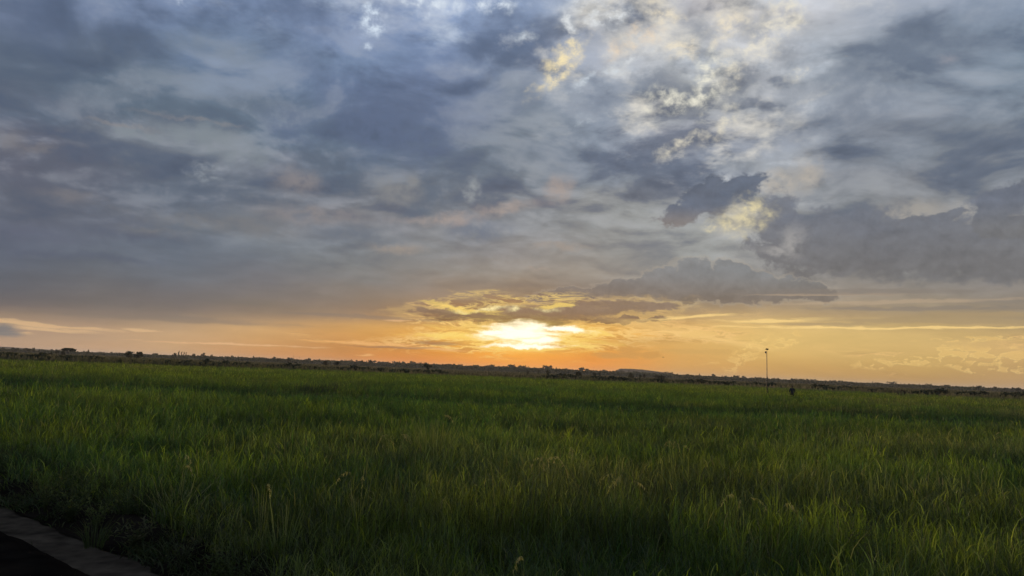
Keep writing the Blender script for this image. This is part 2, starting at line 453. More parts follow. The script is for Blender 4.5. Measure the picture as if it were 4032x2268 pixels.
# brown bank over the sun
col = cloud(col, [(2000, 1245, 330, 24, 2), (2330, 1215, 260, 30, 4), (1800, 1232, 150, 16, -3), (2080, 1268, 150, 20, 0),
                  (2560, 1205, 120, 16, 2), (2480, 1258, 150, 10, 5)],
            (136, 119, 104), (110, 90, 70), e_of(2100, 1200), e_of(2100, 1285), 0.95, 0.32, nz=puff_s,
            rim=((255, 214, 130), 0.28), alpha=0.85)
# the veiled sun: small white core with torn edges, soft yellow spread
tear = mul(sub(ns, 0.5), 4.0)
AZ_C = add(AZ, mul(sub(AZB, AZ), 0.55))
EL_C = add(EL, mul(sub(ELB, EL), 0.40))
core_y = sstep(add(blob_field([(2050, 1318, 220, 44, 0), (2150, 1368, 220, 14, 3), (1800, 1320, 150, 13, 4), (2300, 1310, 130, 14, -4),
                               (1830, 1215, 130, 11, -6), (2190, 1205, 110, 11, 4)], AZ_C, EL_C), tear), 1.4, 0.35)
col = mix(mul(core_y, 0.70), col, lin((255, 222, 118)))
glow = m('POWER', 2.718, mul(m('POWER', blob_field([(2050, 1325, 200, 46, 0)], AZ, EL), 2.0), -1.0))
col = mix(mul(glow, 0.80), col, lin((255, 226, 112)))
core_w = sstep(add(blob_field([(2050, 1313, 118, 30, 0), (2190, 1296, 100, 10, -4), (1955, 1303, 70, 12, 5), (2075, 1362, 120, 7, 2), (2110, 1340, 70, 12, 0)], AZ_C, EL_C), mul(tear, 0.65)), 1.85, 0.35)
col = mix(core_w, col, (1.25, 1.2, 0.98))

col = patch(col, [(2030, 1220, 26, 10, 10), (2130, 1218, 60, 9, -3), (1900, 1218, 110, 8, 4)], (255, 240, 176), 0.95, nz='m', amp=2.0, lo=1.8)

# thin straight streaks in the clear band over the horizon
EL_S = add(EL, add(mul(sub(noise(vec(mul(AZ, 0.12), mul(EL, 0.8), 2.0), 3.0, 6, 0.6), 0.5), 0.5), mul(sub(ns, 0.5), 0.25)))


def streak(col, blobs, c, alpha, lo=1.25, hi=0.4):
    d = add(blob_field(blobs, AZ, EL_S), mul(sub(ns, 0.5), 1.6))
    return mix(mul(sstep(d, lo, hi), alpha), col, lin(c))


col = streak(col, [(120, 1276, 260, 9, -2), (180, 1296, 150, 6, -2), (560, 1300, 60, 5, -1), (60, 1310, 60, 5, 0)], (222, 184, 138), 0.8)
col = streak(col, [(10, 1302, 60, 22, 0)], (122, 120, 120), 0.9)
col = streak(col, [(950, 1357, 330, 4, 0.5), (1560, 1260, 60, 4, 0)], (228, 182, 132), 0.85)
col = streak(col, [(1450, 1352, 240, 6, 0), (1660, 1372, 200, 5, -1), (1440, 1398, 40, 4, 0)], (240, 182, 112), 0.85)
col = streak(col, [(1520, 1366, 180, 7, 0), (1720, 1350, 110, 10, 0)], (158, 118, 82), 0.75)
col = streak(col, [(600, 1250, 520, 14, 0), (1400, 1246, 300, 9, 0)], (132, 120, 110), 0.5)
col = streak(col, [(3500, 1292, 640, 5, 0.4), (3050, 1262, 200, 7, 2), (2720, 1248, 190, 7, 5)], (250, 214, 140), 0.85)
col = streak(col, [(3650, 1262, 420, 12, 0), (3200, 1276, 200, 8, 0), (3860, 1240, 260, 12, 0)], (172, 150, 114), 0.7)
col = streak(col, [(3500, 1190, 420, 8, 1), (3250, 1160, 300, 6, 0)], (186, 164, 138), 0.6)
col = streak(col, [(3400, 1150, 420, 12, 0), (3600, 1215, 380, 9, 0)], (134, 126, 118), 0.6)
col = streak(col, [(2640, 1300, 210, 20, -8), (2860, 1340, 170, 12, -10)], (246, 206, 132), 0.55, 1.6, 0.2)
col = streak(col, [(2560, 1345, 170, 16, 2), (2760, 1385, 180, 10, 0)], (206, 164, 96), 0.5, 1.6, 0.2)
col = streak(col, [(2480, 1385, 60, 26, 0), (2560, 1398, 50, 16, 0), (2400, 1400, 70, 12, 0)], (205, 152, 80), 0.7)
# small far cumulus tops edged with light, low at the right
fine = noise(vec(mul(AZ, 0.8), mul(EL, 1.7), 4.4), 1.5, 8, 0.55, 0.3)
low = sub(1.0, m('MINIMUM', mul(m('ABSOLUTE', sub(fine, 0.52)), 26.0), 1.0))
lr = sstep(add(blob_field([(2960, 1375, 100, 26, 40), (3080, 1345, 70, 22, 20), (2900, 1420, 100, 8, 8), (3560, 1425, 160, 18, 6), (3720, 1395, 90, 28, 10),
                           (3860, 1400, 100, 30, 0), (3990, 1410, 80, 36, 0), (3850, 1335, 130, 9, 3), (3780, 1450, 60, 10, -20), (3950, 1455, 60, 8, -10)], AZ, EL),
                mul(sub(puff, 0.5), 3.0)), 1.35, 0.6)
col = mix(mul(mul(sstep(fine, 0.46, 0.60), lr), 0.45), col, lin((240, 200, 122)))
col = mix(mul(mul(low, lr), 0.45), col, lin((253, 218, 138)))

# clear sky texture under it all gives the last of the daylight colour
skt = nd('ShaderNodeTexSky', sky_type='NISHITA', sun_disc=False)
skt.sun_elevation = R(SUN_EL)
skt.sun_rotation = R(SUN_AZ)
skt.air_density = 1.4
skt.dust_density = 3.0
bg1 = nd('ShaderNodeBackground')
put(bg1.inputs[0], skt.outputs[0])
bg1.inputs[1].default_value = 0.05
bg2 = nd('ShaderNodeBackground')
put(bg2.inputs[0], col)
bg2.inputs[1].default_value = 1.0
cover = nd('ShaderNodeMixShader')
cover.inputs[0].default_value = 0.96
NT.links.new(bg1.outputs[0], cover.inputs[1])
NT.links.new(bg2.outputs[0], cover.inputs[2])
wo = nd('ShaderNodeOutputWorld')
NT.links.new(cover.outputs[0], wo.inputs[0])
world.cycles.sampling_method = 'MANUAL'
world.cycles.sample_map_resolution = 512

# ------------------------------------------------------------------ helpers
rng = np.random.default_rng(7)


def mesh_obj(name, V, Q, mat=None, parent=None, smooth=False, tint=None, loc=None):
    """V (n,3), Q (m,4) quads or (m,3) tris -> one mesh object"""
    V = np.asarray(V, dtype=np.float32)
    Q = np.asarray(Q, dtype=np.int32)
    me = bpy.data.meshes.new(name)
    k = Q.shape[1]
    me.vertices.add(len(V))
    me.vertices.foreach_set('co', V.ravel())
    me.loops.add(Q.size)
    me.loops.foreach_set('vertex_index', Q.ravel())
    me.polygons.add(len(Q))
    me.polygons.foreach_set('loop_start', np.arange(0, Q.size, k, dtype=np.int32))
    if smooth:
        me.polygons.foreach_set('use_smooth', np.ones(len(Q), dtype=bool))
    if tint is not None:
        a = me.attributes.new('tint', 'FLOAT_COLOR', 'POINT')
        t = np.ones((len(V), 4), dtype=np.float32)
        t[:, :3] = tint
        a.data.foreach_set('color', t.ravel())
    me.update()
    if len(V) < 200000:
        me.validate()
    if mat:
        me.materials.append(mat)
    o = bpy.data.objects.new(name, me)
    C.objects.link(o)
    if parent:
        o.parent = parent
    if loc is not None:
        o.location = loc
    return o


def bm_obj(name, bm, mat, parent=None, smooth=True):
    me = bpy.data.meshes.new(name)
    if smooth:
        for f in bm.faces:
            f.smooth = True
    bm.to_mesh(me)
    bm.free()
    me.materials.append(mat)
    o = bpy.data.objects.new(name, me)
    C.objects.link(o)
    if parent:
        o.parent = parent
    return o


def tag(o, label=None, cat=None, group=None, kind=None):
    if label:
        o['label'] = label
    if cat:
        o['category'] = cat
    if group:
        o['group'] = group
    if kind:
        o['kind'] = kind
    return o


def thing(name, loc, label, cat, group=None, rz=0.0):
    o = bpy.data.objects.new(name, None)
    o.empty_display_size = 0.2
    C.objects.link(o)
    o.location = loc
    o.rotation_euler = (0, 0, rz)
    return tag(o, label, cat, group)


def vnoise(x, y, seed):
    xi, yi = np.floor(x).astype(np.int64), np.floor(y).astype(np.int64)
    fx, fy = x - xi, y - yi
    fx, fy = fx * fx * (3 - 2 * fx), fy * fy * (3 - 2 * fy)

    def h(a, b):
        n = (a * 374761393 + b * 668265263 + seed * 974711) & 0x7fffffff
        n = ((n ^ (n >> 13)) * 1274126177) & 0x7fffffff
        return ((n ^ (n >> 16)) & 0xffff) / 65535.0
    a, b, c, d = h(xi, yi), h(xi + 1, yi), h(xi, yi + 1), h(xi + 1, yi + 1)
    return (a * (1 - fx) + b * fx) * (1 - fy) + (c * (1 - fx) + d * fx) * fy


def fbm(x, y, seed=1, o=4):
    s, a, t = 0.0, 0.5, 0.0
    for i in range(o):
        s = s + a * vnoise(x * 2 ** i + 13.7 * i, y * 2 ** i - 7.1 * i, seed + i)
        t += a
        a *= 0.5
    return s / t


def ss(x, a, b):
    t = np.clip((x - a) / (b - a), 0, 1)
    return t * t * (3 - 2 * t)


# ------------------------------------------------------------------ materials
def new_mat(name):
    mt = bpy.data.materials.new(name)
    mt.use_nodes = True
    nt = mt.node_tree
    nt.nodes.clear()
    return mt, nt


def leaf_mat(name, dark, light, dry, trans=0.4, gloss=0.05, scale=0.6):
    """blades and leaves: diffuse + translucent + a little sheen; the tint attribute picks hue (r) and dryness (g)"""
    mt, nt = new_mat(name)
    N, L = nt.nodes.new, nt.links.new
    at_ = N('ShaderNodeAttribute')
    at_.attribute_name = 'tint'
    sp_ = N('ShaderNodeSeparateColor')
    L(at_.outputs['Color'], sp_.inputs[0])
    m1 = N('ShaderNodeMix')
    m1.data_type = 'RGBA'
    L(sp_.outputs[0], m1.inputs[0])
    m1.inputs[6].default_value = (*dark, 1)
    m1.inputs[7].default_value = (*light, 1)
    m2 = N('ShaderNodeMix')
    m2.data_type = 'RGBA'
    L(sp_.outputs[1], m2.inputs[0])
    L(m1.outputs[2], m2.inputs[6])
    m2.inputs[7].default_value = (*dry, 1)
    tx = N('ShaderNodeTexNoise')
    tx.inputs['Scale'].default_value = scale
    tx.inputs['Detail'].default_value = 4
    gm = N('ShaderNodeNewGeometry')
    L(gm.outputs['Position'], tx.inputs['Vector'])
    mr = N('ShaderNodeMapRange')
    mr.inputs[1].default_value, mr.inputs[2].default_value = 0.3, 0.7
    mr.inputs[3].default_value, mr.inputs[4].default_value = 0.72, 1.28
    L(tx.outputs['Fac'], mr.inputs[0])
    vm = N('ShaderNodeVectorMath')
    vm.operation = 'SCALE'
    L(m2.outputs[2], vm.inputs[0])
    mb = N('ShaderNodeMath')
    mb.operation = 'MULTIPLY'
    ma = N('ShaderNodeMath')
    ma.operation = 'ADD'
    ma.inputs[1].default_value = 1.0
    L(sp_.outputs[2], ma.inputs[0])
    L(ma.outputs[0], mb.inputs[0])
    L(mr.outputs[0], mb.inputs[1])
    L(mb.outputs[0], vm.inputs[3])
    df = N('ShaderNodeBsdfDiffuse')
    tr = N('ShaderNodeBsdfTranslucent')
    gl = N('ShaderNodeBsdfGlossy')
    gl.inputs['Roughness'].default_value = 0.5
    gl.inputs['Color'].default_value = (0.9, 0.95, 0.85, 1)
    L(vm.outputs[0], df.inputs[0])
    hs = N('ShaderNodeHueSaturation')
    hs.inputs['Value'].default_value = 1.5
    hs.inputs['Saturation'].default_value = 1.1
    L(vm.outputs[0], hs.inputs['Color'])
    L(hs.outputs[0], tr.inputs[0])
    a = N('ShaderNodeMixShader')
    a.inputs[0].default_value = trans
    L(df.outputs[0], a.inputs[1])
    L(tr.outputs[0], a.inputs[2])
    b = N('ShaderNodeMixShader')
    b.inputs[0].default_value = gloss
    L(a.outputs[0], b.inputs[1])
    L(gl.outputs[0], b.inputs[2])
    out = N('ShaderNodeOutputMaterial')
    L(b.outputs[0], out.inputs[0])
    return mt


def solid_mat(name, c1, c2, scale, rough=0.9, metal=0.0, bump=0.0, detail=6):
    mt, nt = new_mat(name)
    N, L = nt.nodes.new, nt.links.new
    tcn = N('ShaderNodeNewGeometry')
    tx = N('ShaderNodeTexNoise')
    tx.inputs['Scale'].default_value = scale
    tx.inputs['Detail'].default_value = detail
    L(tcn.outputs['Position'], tx.inputs['Vector'])
    mr = N('ShaderNodeMapRange')
    mr.inputs[1].default_value, mr.inputs[2].default_value = 0.32, 0.68
    L(tx.outputs['Fac'], mr.inputs[0])
    mx = N('ShaderNodeMix')
    mx.data_type = 'RGBA'
    L(mr.outputs[0], mx.inputs[0])
    mx.inputs[6].default_value = (*c1, 1)
    mx.inputs[7].default_value = (*c2, 1)
    p = N('ShaderNodeBsdfPrincipled')
    L(mx.outputs[2], p.inputs['Base Color'])
    p.inputs['Roughness'].default_value = rough
    p.inputs['Metallic'].default_value = metal
    p.inputs['Specular IOR Level'].default_value = 0.0 if rough > 0.94 else 0.2
    if bump:
        bp = N('ShaderNodeBump')
        bp.inputs['Strength'].default_value = bump
        bp.inputs['Distance'].default_value = 0.05
        L(tx.outputs['Fac'], bp.inputs['Height'])
        L(bp.outputs[0], p.inputs['Normal'])
    out = N('ShaderNodeOutputMaterial')
    L(p.outputs[0], out.inputs[0])
    return mt


M_RICE = leaf_mat('rice_leaf', (0.030, 0.074, 0.016), (0.112, 0.150, 0.018), (0.17, 0.14, 0.06), 0.50, 0.04, 0.22)
M_PALE = leaf_mat('pale_grass_leaf', (0.085, 0.135, 0.028), (0.19, 0.21, 0.042), (0.33, 0.28, 0.13), 0.4, 0.05, 1.2)
M_RUSH = leaf_mat('dark_rush_leaf', (0.022, 0.036, 0.016), (0.05, 0.06, 0.022), (0.08, 0.06, 0.035), 0.25, 0.04, 0.8)
M_WEED = leaf_mat('weed_leaf', (0.028, 0.055, 0.018), (0.075, 0.10, 0.022), (0.09, 0.078, 0.04), 0.35, 0.015, 2.0)
M_TREE = leaf_mat('tree_leaf', (0.028, 0.040, 0.020), (0.060, 0.066, 0.028), (0.09, 0.07, 0.04), 0.22, 0.02, 0.05)
M_SCRUB = leaf_mat('dry_scrub_grass', (0.056, 0.060, 0.030), (0.10, 0.094, 0.047), (0.19, 0.16, 0.10), 0.25, 0.02, 0.03)
M_BARK = solid_mat('bark', (0.05, 0.04, 0.03), (0.10, 0.08, 0.06), 3.0)
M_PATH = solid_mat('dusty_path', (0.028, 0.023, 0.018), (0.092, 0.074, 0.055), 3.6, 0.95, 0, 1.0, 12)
M_VERGE = solid_mat('shaded_verge_soil', (0.005, 0.0046, 0.0044), (0.012, 0.0105, 0.009), 3.0, 1.0, 0, 0.9, 9)  # dark soil, taken near black so the corner's shade sits in the colour
M_BANK = solid_mat('shaded_bank_soil', (0.007, 0.0058, 0.005), (0.020, 0.016, 0.013), 1.6, 1.0, 0, 0.9, 9)  # brown-black earth, with the dimness of the bank mixed into its colour
M_STEEL = solid_mat('weathered_steel', (0.10, 0.09, 0.08), (0.16, 0.145, 0.13), 4.0, 0.55, 0.6)
M_BLACK = solid_mat('dark_panel', (0.012, 0.014, 0.02), (0.02, 0.022, 0.03), 6.0, 0.25)
M_WOOD = solid_mat('old_dark_wood', (0.035, 0.026, 0.018), (0.075, 0.055, 0.04), 9.0)
M_STRAW = leaf_mat('straw', (0.14, 0.12, 0.06), (0.26, 0.22, 0.12), (0.30, 0.27, 0.18), 0.2, 0.03, 1.0)
M_SKIN = solid_mat('skin', (0.055, 0.032, 0.022), (0.07, 0.042, 0.028), 8.0, 0.6)
M_SHIRT = solid_mat('dark_shirt', (0.022, 0.03, 0.04), (0.035, 0.045, 0.055), 10.0, 0.95)
M_TROUS = solid_mat('dark_trousers', (0.014, 0.016, 0.02), (0.024, 0.026, 0.03), 10.0, 0.95)
M_HAIR = solid_mat('black_hair', (0.01, 0.009, 0.008), (0.02, 0.018, 0.016), 30.0, 0.8)


def ground_mat():
    mt, nt = new_mat('earth_and_scrub')
    N, L = nt.nodes.new, nt.links.new
    g = N('ShaderNodeNewGeometry')
    s = N('ShaderNodeSeparateXYZ')
    L(g.outputs['Position'], s.inputs[0])
    n1_ = N('ShaderNodeTexNoise')
    n1_.inputs['Scale'].default_value = 0.012
    n1_.inputs['Detail'].default_value = 9
    L(g.outputs['Position'], n1_.inputs['Vector'])
    n2_ = N('ShaderNodeTexNoise')
    n2_.inputs['Scale'].default_value = 1.3
    n2_.inputs['Detail'].default_value = 8
    L(g.outputs['Position'], n2_.inputs['Vector'])

    def ramp(src, stops):
        r = N('ShaderNodeValToRGB')
        e = r.color_ramp.elements
        e[0].position, e[0].color = stops[0][0], (*stops[0][1], 1)
        e[1].position, e[1].color = stops[-1][0], (*stops[-1][1], 1)
        for p_, c_ in stops[1:-1]:
            k = e.new(p_)
            k.color = (*c_, 1)
        L(src, r.inputs[0])
        return r.outputs[0]
    scrub = ramp(n1_.outputs['Fac'], [(0.35, (0.045, 0.043, 0.024)), (0.5, (0.085, 0.072, 0.042)), (0.62, (0.06, 0.062, 0.03))])
    soil = ramp(n2_.outputs['Fac'], [(0.3, (0.016, 0.015, 0.010)), (0.5, (0.03, 0.032, 0.016)), (0.7, (0.045, 0.04, 0.024))])
    mr = N('ShaderNodeMapRange')
    mr.inputs[1].default_value, mr.inputs[2].default_value = 118, 135
    L(s.outputs[1], mr.inputs[0])
    mx = N('ShaderNodeMix')
    mx.data_type = 'RGBA'
    L(mr.outputs[0], mx.inputs[0])
    L(soil, mx.inputs[6])
    L(scrub, mx.inputs[7])
    p = N('ShaderNodeBsdfDiffuse')
    L(mx.outputs[2], p.inputs[0])
    o = N('ShaderNodeOutputMaterial')
    L(p.outputs[0], o.inputs[0])
    return mt


# ------------------------------------------------------------------ setting
T_ = np.array([0.771, -0.637])       # the path runs along this direction
N_ = np.array([0.637, 0.771])        # and the field lies on this side


def s_of(x, y):
    return x * N_[0] + y * N_[1]


def st(s, t):
    return N_[0] * s + T_[0] * t, N_[1] * s + T_[1] * t


gx = np.concatenate([np.linspace(-9000, -400, 12), np.linspace(-300, 300, 25), np.linspace(400, 9000, 12)])
gy = np.concatenate([np.linspace(-2000, -60, 8), np.linspace(-40, 400, 30), np.linspace(500, 12000, 20)])
GX, GY = np.meshgrid(gx, gy)
V = np.stack([GX.ravel(), GY.ravel(), np.zeros(GX.size)], 1)
nx = len(gx)
I = np.arange(GX.size).reshape(GX.shape)
Q = np.stack([I[:-1, :-1].ravel(), I[:-1, 1:].ravel(), I[1:, 1:].ravel(), I[1:, :-1].ravel()], 1)
tag(mesh_obj('ground', V, Q, ground_mat()), kind='structure')


def strip(name, s0, s1, t0, t1, ns, ntt, zf, mat):
    S, T = np.meshgrid(np.linspace(s0, s1, ns), np.linspace(t0, t1, ntt))
    edge = 0.26 * (fbm(T * 1.1, S * 0.0 + s0, 5) - 0.5) + 0.16 * (fbm(T * 4.0, S * 0 + s0, 9) - 0.5)
    X, Y = st(S + edge, T)
    Z = zf(S, T)
    V = np.stack([X.ravel(), Y.ravel(), Z.ravel()], 1)
    I = np.arange(S.size).reshape(S.shape)
    Q = np.stack([I[:-1, :-1].ravel(), I[:-1, 1:].ravel(), I[1:, 1:].ravel(), I[1:, :-1].ravel()], 1)
    return tag(mesh_obj(name, V, Q, mat, smooth=True), kind='structure')


def edge_bump(S, T, f, a, seed):
    return a * (fbm(S * f, T * f, seed, 5) - 0.5)


# footpath, the raised verge on the near side, its soil toned down for shade, the low earth bank on the field side
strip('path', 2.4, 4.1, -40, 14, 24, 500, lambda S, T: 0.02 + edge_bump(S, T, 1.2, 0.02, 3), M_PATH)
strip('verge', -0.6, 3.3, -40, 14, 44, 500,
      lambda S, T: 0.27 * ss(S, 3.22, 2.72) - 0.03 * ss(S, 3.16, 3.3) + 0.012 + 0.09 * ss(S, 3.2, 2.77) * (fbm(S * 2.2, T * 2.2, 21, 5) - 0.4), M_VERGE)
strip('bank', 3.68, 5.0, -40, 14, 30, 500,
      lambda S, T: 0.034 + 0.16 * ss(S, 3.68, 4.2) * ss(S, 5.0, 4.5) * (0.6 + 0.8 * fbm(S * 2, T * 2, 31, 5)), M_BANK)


# ------------------------------------------------------------------ blades
def blades(x, y, z, h, w, lean, lean_a, droop, face_a, rows, tint):
    """flat tapering blades; lean = horizontal reach of the tip, droop bends the tip over"""
    n = len(x)
    dx, dy = np.cos(lean_a), np.sin(lean_a)
    sx, sy = np.cos(face_a), np.sin(face_a)
    P = np.zeros((n, rows, 2, 3), dtype=np.float32)
    for r in range(rows):
        t = r / (rows - 1)
        reach = lean * t ** 1.8
        zz = z + h * (t - droop * t ** 3)
        ww = w * (1 - t ** 2 * 0.94) * (0.75 + 0.5 * min(t * 3, 1) * 0.5)
        cx, cy = x + dx * reach, y + dy * reach
        P[:, r, 0] = np.stack([cx - sx * ww, cy - sy * ww, zz], 1)
        P[:, r, 1] = np.stack([cx + sx * ww, cy + sy * ww, zz], 1)
    V = P.reshape(-1, 3)
    base = (np.arange(n) * rows * 2)[:, None]
    Qs = []
    for r in range(rows - 1):
        Qs.append(base + np.array([[2 * r, 2 * r + 1, 2 * r + 3, 2 * r + 2]]))
    Q = np.stack(Qs, 1).reshape(-1, 4)
    tt = np.repeat(tint, rows * 2, axis=0)
    return V, Q, tt


class Acc:
    def __init__(self):
        self.v, self.q, self.t, self.n = [], [], [], 0

    def add(self, V, Q, T):
        self.v.append(V)
        self.q.append(Q + self.n)
        self.t.append(T)
        self.n += len(V)

    def make(self, name, mat, parent=None, loc=None):
        return mesh_obj(name, np.concatenate(self.v), np.concatenate(self.q), mat, parent, True, np.concatenate(self.t), loc)


def far_edge(x, y):
    az_ = np.arctan2(x, y)
    return np.interp(az_, [-0.9, -0.55, -0.2, 0.0, 0.35, 0.55, 0.9], [120, 130, 170, 176, 190, 150, 145])


def rice_height(x, y):
    big = fbm(x * 0.045 + 3, y * 0.09, 41, 4)
    mid = fbm(x * 0.40, y * 0.62, 51, 3)
    h = 0.80 * (0.50 + 0.42 * big + 0.52 * mid)
    hole = ss(fbm(x * 0.55 + 31, y * 0.9, 57, 3), 0.42, 0.30)
    h = h * (1 - 0.45 * hole)
    wv = 10 * (fbm(x * 0.05, y * 0.05, 61) - 0.5)
    strip_ = ss(y + wv, 32, 36) * ss(y + wv, 49, 46.5)
    h = h * (1 - 0.40 * strip_)
    h = h * (0.55 + 0.45 * ss(s_of(x, y), 4.1, 6.5))
    return h, np.maximum(strip_, hole * 0.6)


def rice_zone(acc, d0, d1, dens, per, spread, wmul, rows, seed):
    r = np.random.default_rng(seed)
    area = 0.5 * (d1 * d1 - d0 * d0) * 1.84
    n = int(area * dens)
    a = r.uniform(-0.92, 0.92, n)
    d = np.sqrt(r.uniform(d0 * d0, d1 * d1, n))
    x, y = np.sin(a) * d, np.cos(a) * d
    keep = (s_of(x, y) > 4.0 + 0.9 * fbm(x * 1.5, y * 1.5, 71) - 0.45 + ss(x, -1.5, -3.5) * 0.25) & (y < far_edge(x, y)) & (y > 0.5)
    thin = fbm(x * 0.5, y * 0.8, 81, 3)
    keep &= r.random(n) < 0.30 + 1.4 * thin
    x, y = x[keep], y[keep]
    n = len(x)
    h, st_ = rice_height(x, y)
    side = x / np.maximum(y, 1)
    hue = np.clip(0.20 + 1.3 * (fbm(x * 0.03, y * 0.06, 91, 3) - 0.42) + 1.0 * (fbm(x * 0.6, y * 0.6, 95, 2) - 0.5) - 0.55 * st_
                  + 0.18 * ss(y, 45, 90) + 0.16 * ss(y, 10, 24) + r.normal(0, 0.16, n), 0, 1)
    dry = np.clip(1.4 * (fbm(x * 0.10 + 9, y * 0.14, 99, 3) - 0.52) + 0.26 * ss(side, 0.25, 0.7)
                  + 0.16 * ss(-side, 0.2, 0.6) + r.normal(0, 0.08, n) - 0.16, 0, 0.6)
    val = r.normal(0, 0.26, n) - 0.25 * st_ + 0.9 * (fbm(x * 0.22 + 5, y * 0.4, 131, 3) - 0.5)
    hh = h * r.normal(1, 0.15, n).clip(0.5, 1.5)
    k = per
    X, Y = np.repeat(x, k), np.repeat(y, k)
    N = n * k
    ang = r.uniform(0, 2 * np.pi, N)
    rad = spread * np.sqrt(r.random(N))
    X, Y = X + np.cos(ang) * rad * 0.6, Y + np.sin(ang) * rad * 0.6
    top = r.random(N) < 0.22                                    # a few leaves stand clear of the canopy
    H = np.repeat(hh, k) * np.where(top, r.uniform(0.98, 1.16, N), r.uniform(0.74, 1.0, N))
    lean = np.abs(r.normal(0.10, 0.10, N)) * (0.5 + rad / spread) + 0.02
    big_l = r.random(N) < 0.34
    lean = np.where(big_l, lean + r.uniform(0.05, 0.24, N), lean)
    la = ang + r.normal(0, 0.5, N)
    wind = 0.06 * (fbm(X * 0.2, Y * 0.2, 111) - 0.2)
    lx, ly = np.cos(la) * lean + wind, np.sin(la) * lean
    lean, la = np.hypot(lx, ly), np.arctan2(ly, lx)
    droop = np.where(big_l, r.uniform(0.15, 0.55, N), r.uniform(0, 0.10, N))
    W = r.uniform(0.0022, 0.0050, N) * wmul
    T = np.zeros((N, 3))
    T[:, 0] = np.clip(np.repeat(hue, k) + r.normal(0, 0.14, N) + 0.15 * top, 0, 1)
    T[:, 1] = np.clip(np.repeat(dry, k) + np.where(r.random(N) < 0.04, 0.5, 0), 0, 1)
    T[:, 2] = np.clip(np.repeat(val, k) + r.normal(0, 0.28, N) + 0.28 * top - 0.05, -0.65, 1.3)
    fa = np.arctan2(Y, X) + np.pi / 2 + r.normal(0, 0.8, N)      # broad side roughly any way
    # most of what shows are the short arched upper leaves
    leaf = r.random(N) < 0.62
    Z = np.where(leaf, H * r.uniform(0.52, 0.84, N), 0.0)
    L = np.where(leaf, r.uniform(0.11, 0.27, N) * min(1.6, wmul ** 0.35), H)
    lean = np.where(leaf, r.uniform(0.03, 0.22, N) * min(1.5, wmul ** 0.3), lean)
    droop = np.where(leaf, r.uniform(0.0, 0.75, N), droop)
    la = np.where(leaf, r.uniform(0, 2 * np.pi, N), la)
    acc.add(*blades(X, Y, Z, L, W * np.where(leaf, 1.0 if wmul < 1.1 else 1.2, 1.0), lean, la, droop, fa, rows, T))


rice = Acc()
rice_zone(rice, 3.0, 9, 85, 17, 0.10, 1.0, 4, 1)
rice_zone(rice, 9, 18, 55, 14, 0.12, 1.15, 4, 2)
rice_zone(rice, 18, 36, 23, 12, 0.16, 1.6, 4, 3)
rice_zone(rice, 36, 75, 8.0, 9, 0.24, 2.6, 3, 4)
rice_zone(rice, 75, 150, 2.6, 8, 0.42, 4.6, 3, 5)
rice_zone(rice, 150, 200, 0.9, 7, 0.9, 9.0, 2, 6)
tag(rice.make('rice_grass', M_RICE), 'tall green rice grass filling the whole field', 'grass', kind='stuff')


# ------------------------------------------------------------------ single clumps standing out of the field
def clump(name, px, py, h, label, cat, mat, nb=90, spread=0.16, lean=0.16, wid=0.006, heads=0, hue=0.7, dry=0.1,
          droop=0.12, group=None, seed=0, zb=0.0, hmat=None, xy=None):
    """a clump whose tips show at (px, py)"""
    r = np.random.default_rng(500 + seed)
    x0, y0 = xy if xy else at(px, py, zb + h * 0.96)
    root = thing(name, (x0, y0, zb), label, cat, group)
    ang = r.uniform(0, 2 * np.pi, nb)
    rad = spread * np.sqrt(r.random(nb))
    H = h * r.uniform(0.55, 1.0, nb)
    T = np.zeros((nb, 3))
    T[:, 0] = np.clip(hue + r.normal(0, 0.15, nb), 0, 1)
    T[:, 1] = np.clip(dry + r.normal(0, 0.1, nb), 0, 1)
    A = Acc()
    A.add(*blades(np.cos(ang) * rad, np.sin(ang) * rad, np.zeros(nb), H, r.uniform(0.6, 1.2, nb) * wid,
                  np.abs(r.normal(lean, lean * 0.6, nb)), ang + r.normal(0, 0.4, nb), r.uniform(0, droop, nb),
                  r.uniform(0, np.pi, nb), 5, T))
    A.make('blades', mat, root)
    for k in range(heads):
        B = Acc()
        a = r.uniform(0, 2 * np.pi)
        hb = h * r.uniform(0.9, 1.04)
        bx, by = math.cos(a) * spread * 0.5, math.sin(a) * spread * 0.5
        ln = r.uniform(0.12, 0.2)
        m_ = 26
        t = np.linspace(0, 1, m_)
        cx = bx + math.cos(a) * (0.05 + ln * t)
        cy = by + math.sin(a) * (0.05 + ln * t)
        cz = hb + 0.05 * t - 0.16 * t ** 2.2
        an = r.uniform(0, 2 * np.pi, m_)
        T2 = np.zeros((m_, 3))
        T2[:, 0], T2[:, 1] = 0.9, np.clip(r.normal(0.45, 0.15, m_), 0, 1)
        B.add(*blades(cx, cy, cz, r.uniform(-0.05, 0.02, m_), np.full(m_, 0.006), r.uniform(0.015, 0.035, m_), an,
                      np.zeros(m_), r.uniform(0, np.pi, m_), 3, T2))
        # the stalk under the head
        B.add(*blades(np.array([bx]), np.array([by]), np.array([0.0]), np.array([hb]), np.array([0.003]),
                      np.array([0.05]), np.array([a]), np.array([0.0]), np.array([0.6]), 5, np.array([[0.7, 0.3, 0]])))
        B.make('seed_head', hmat or M_PALE, root)
    return root


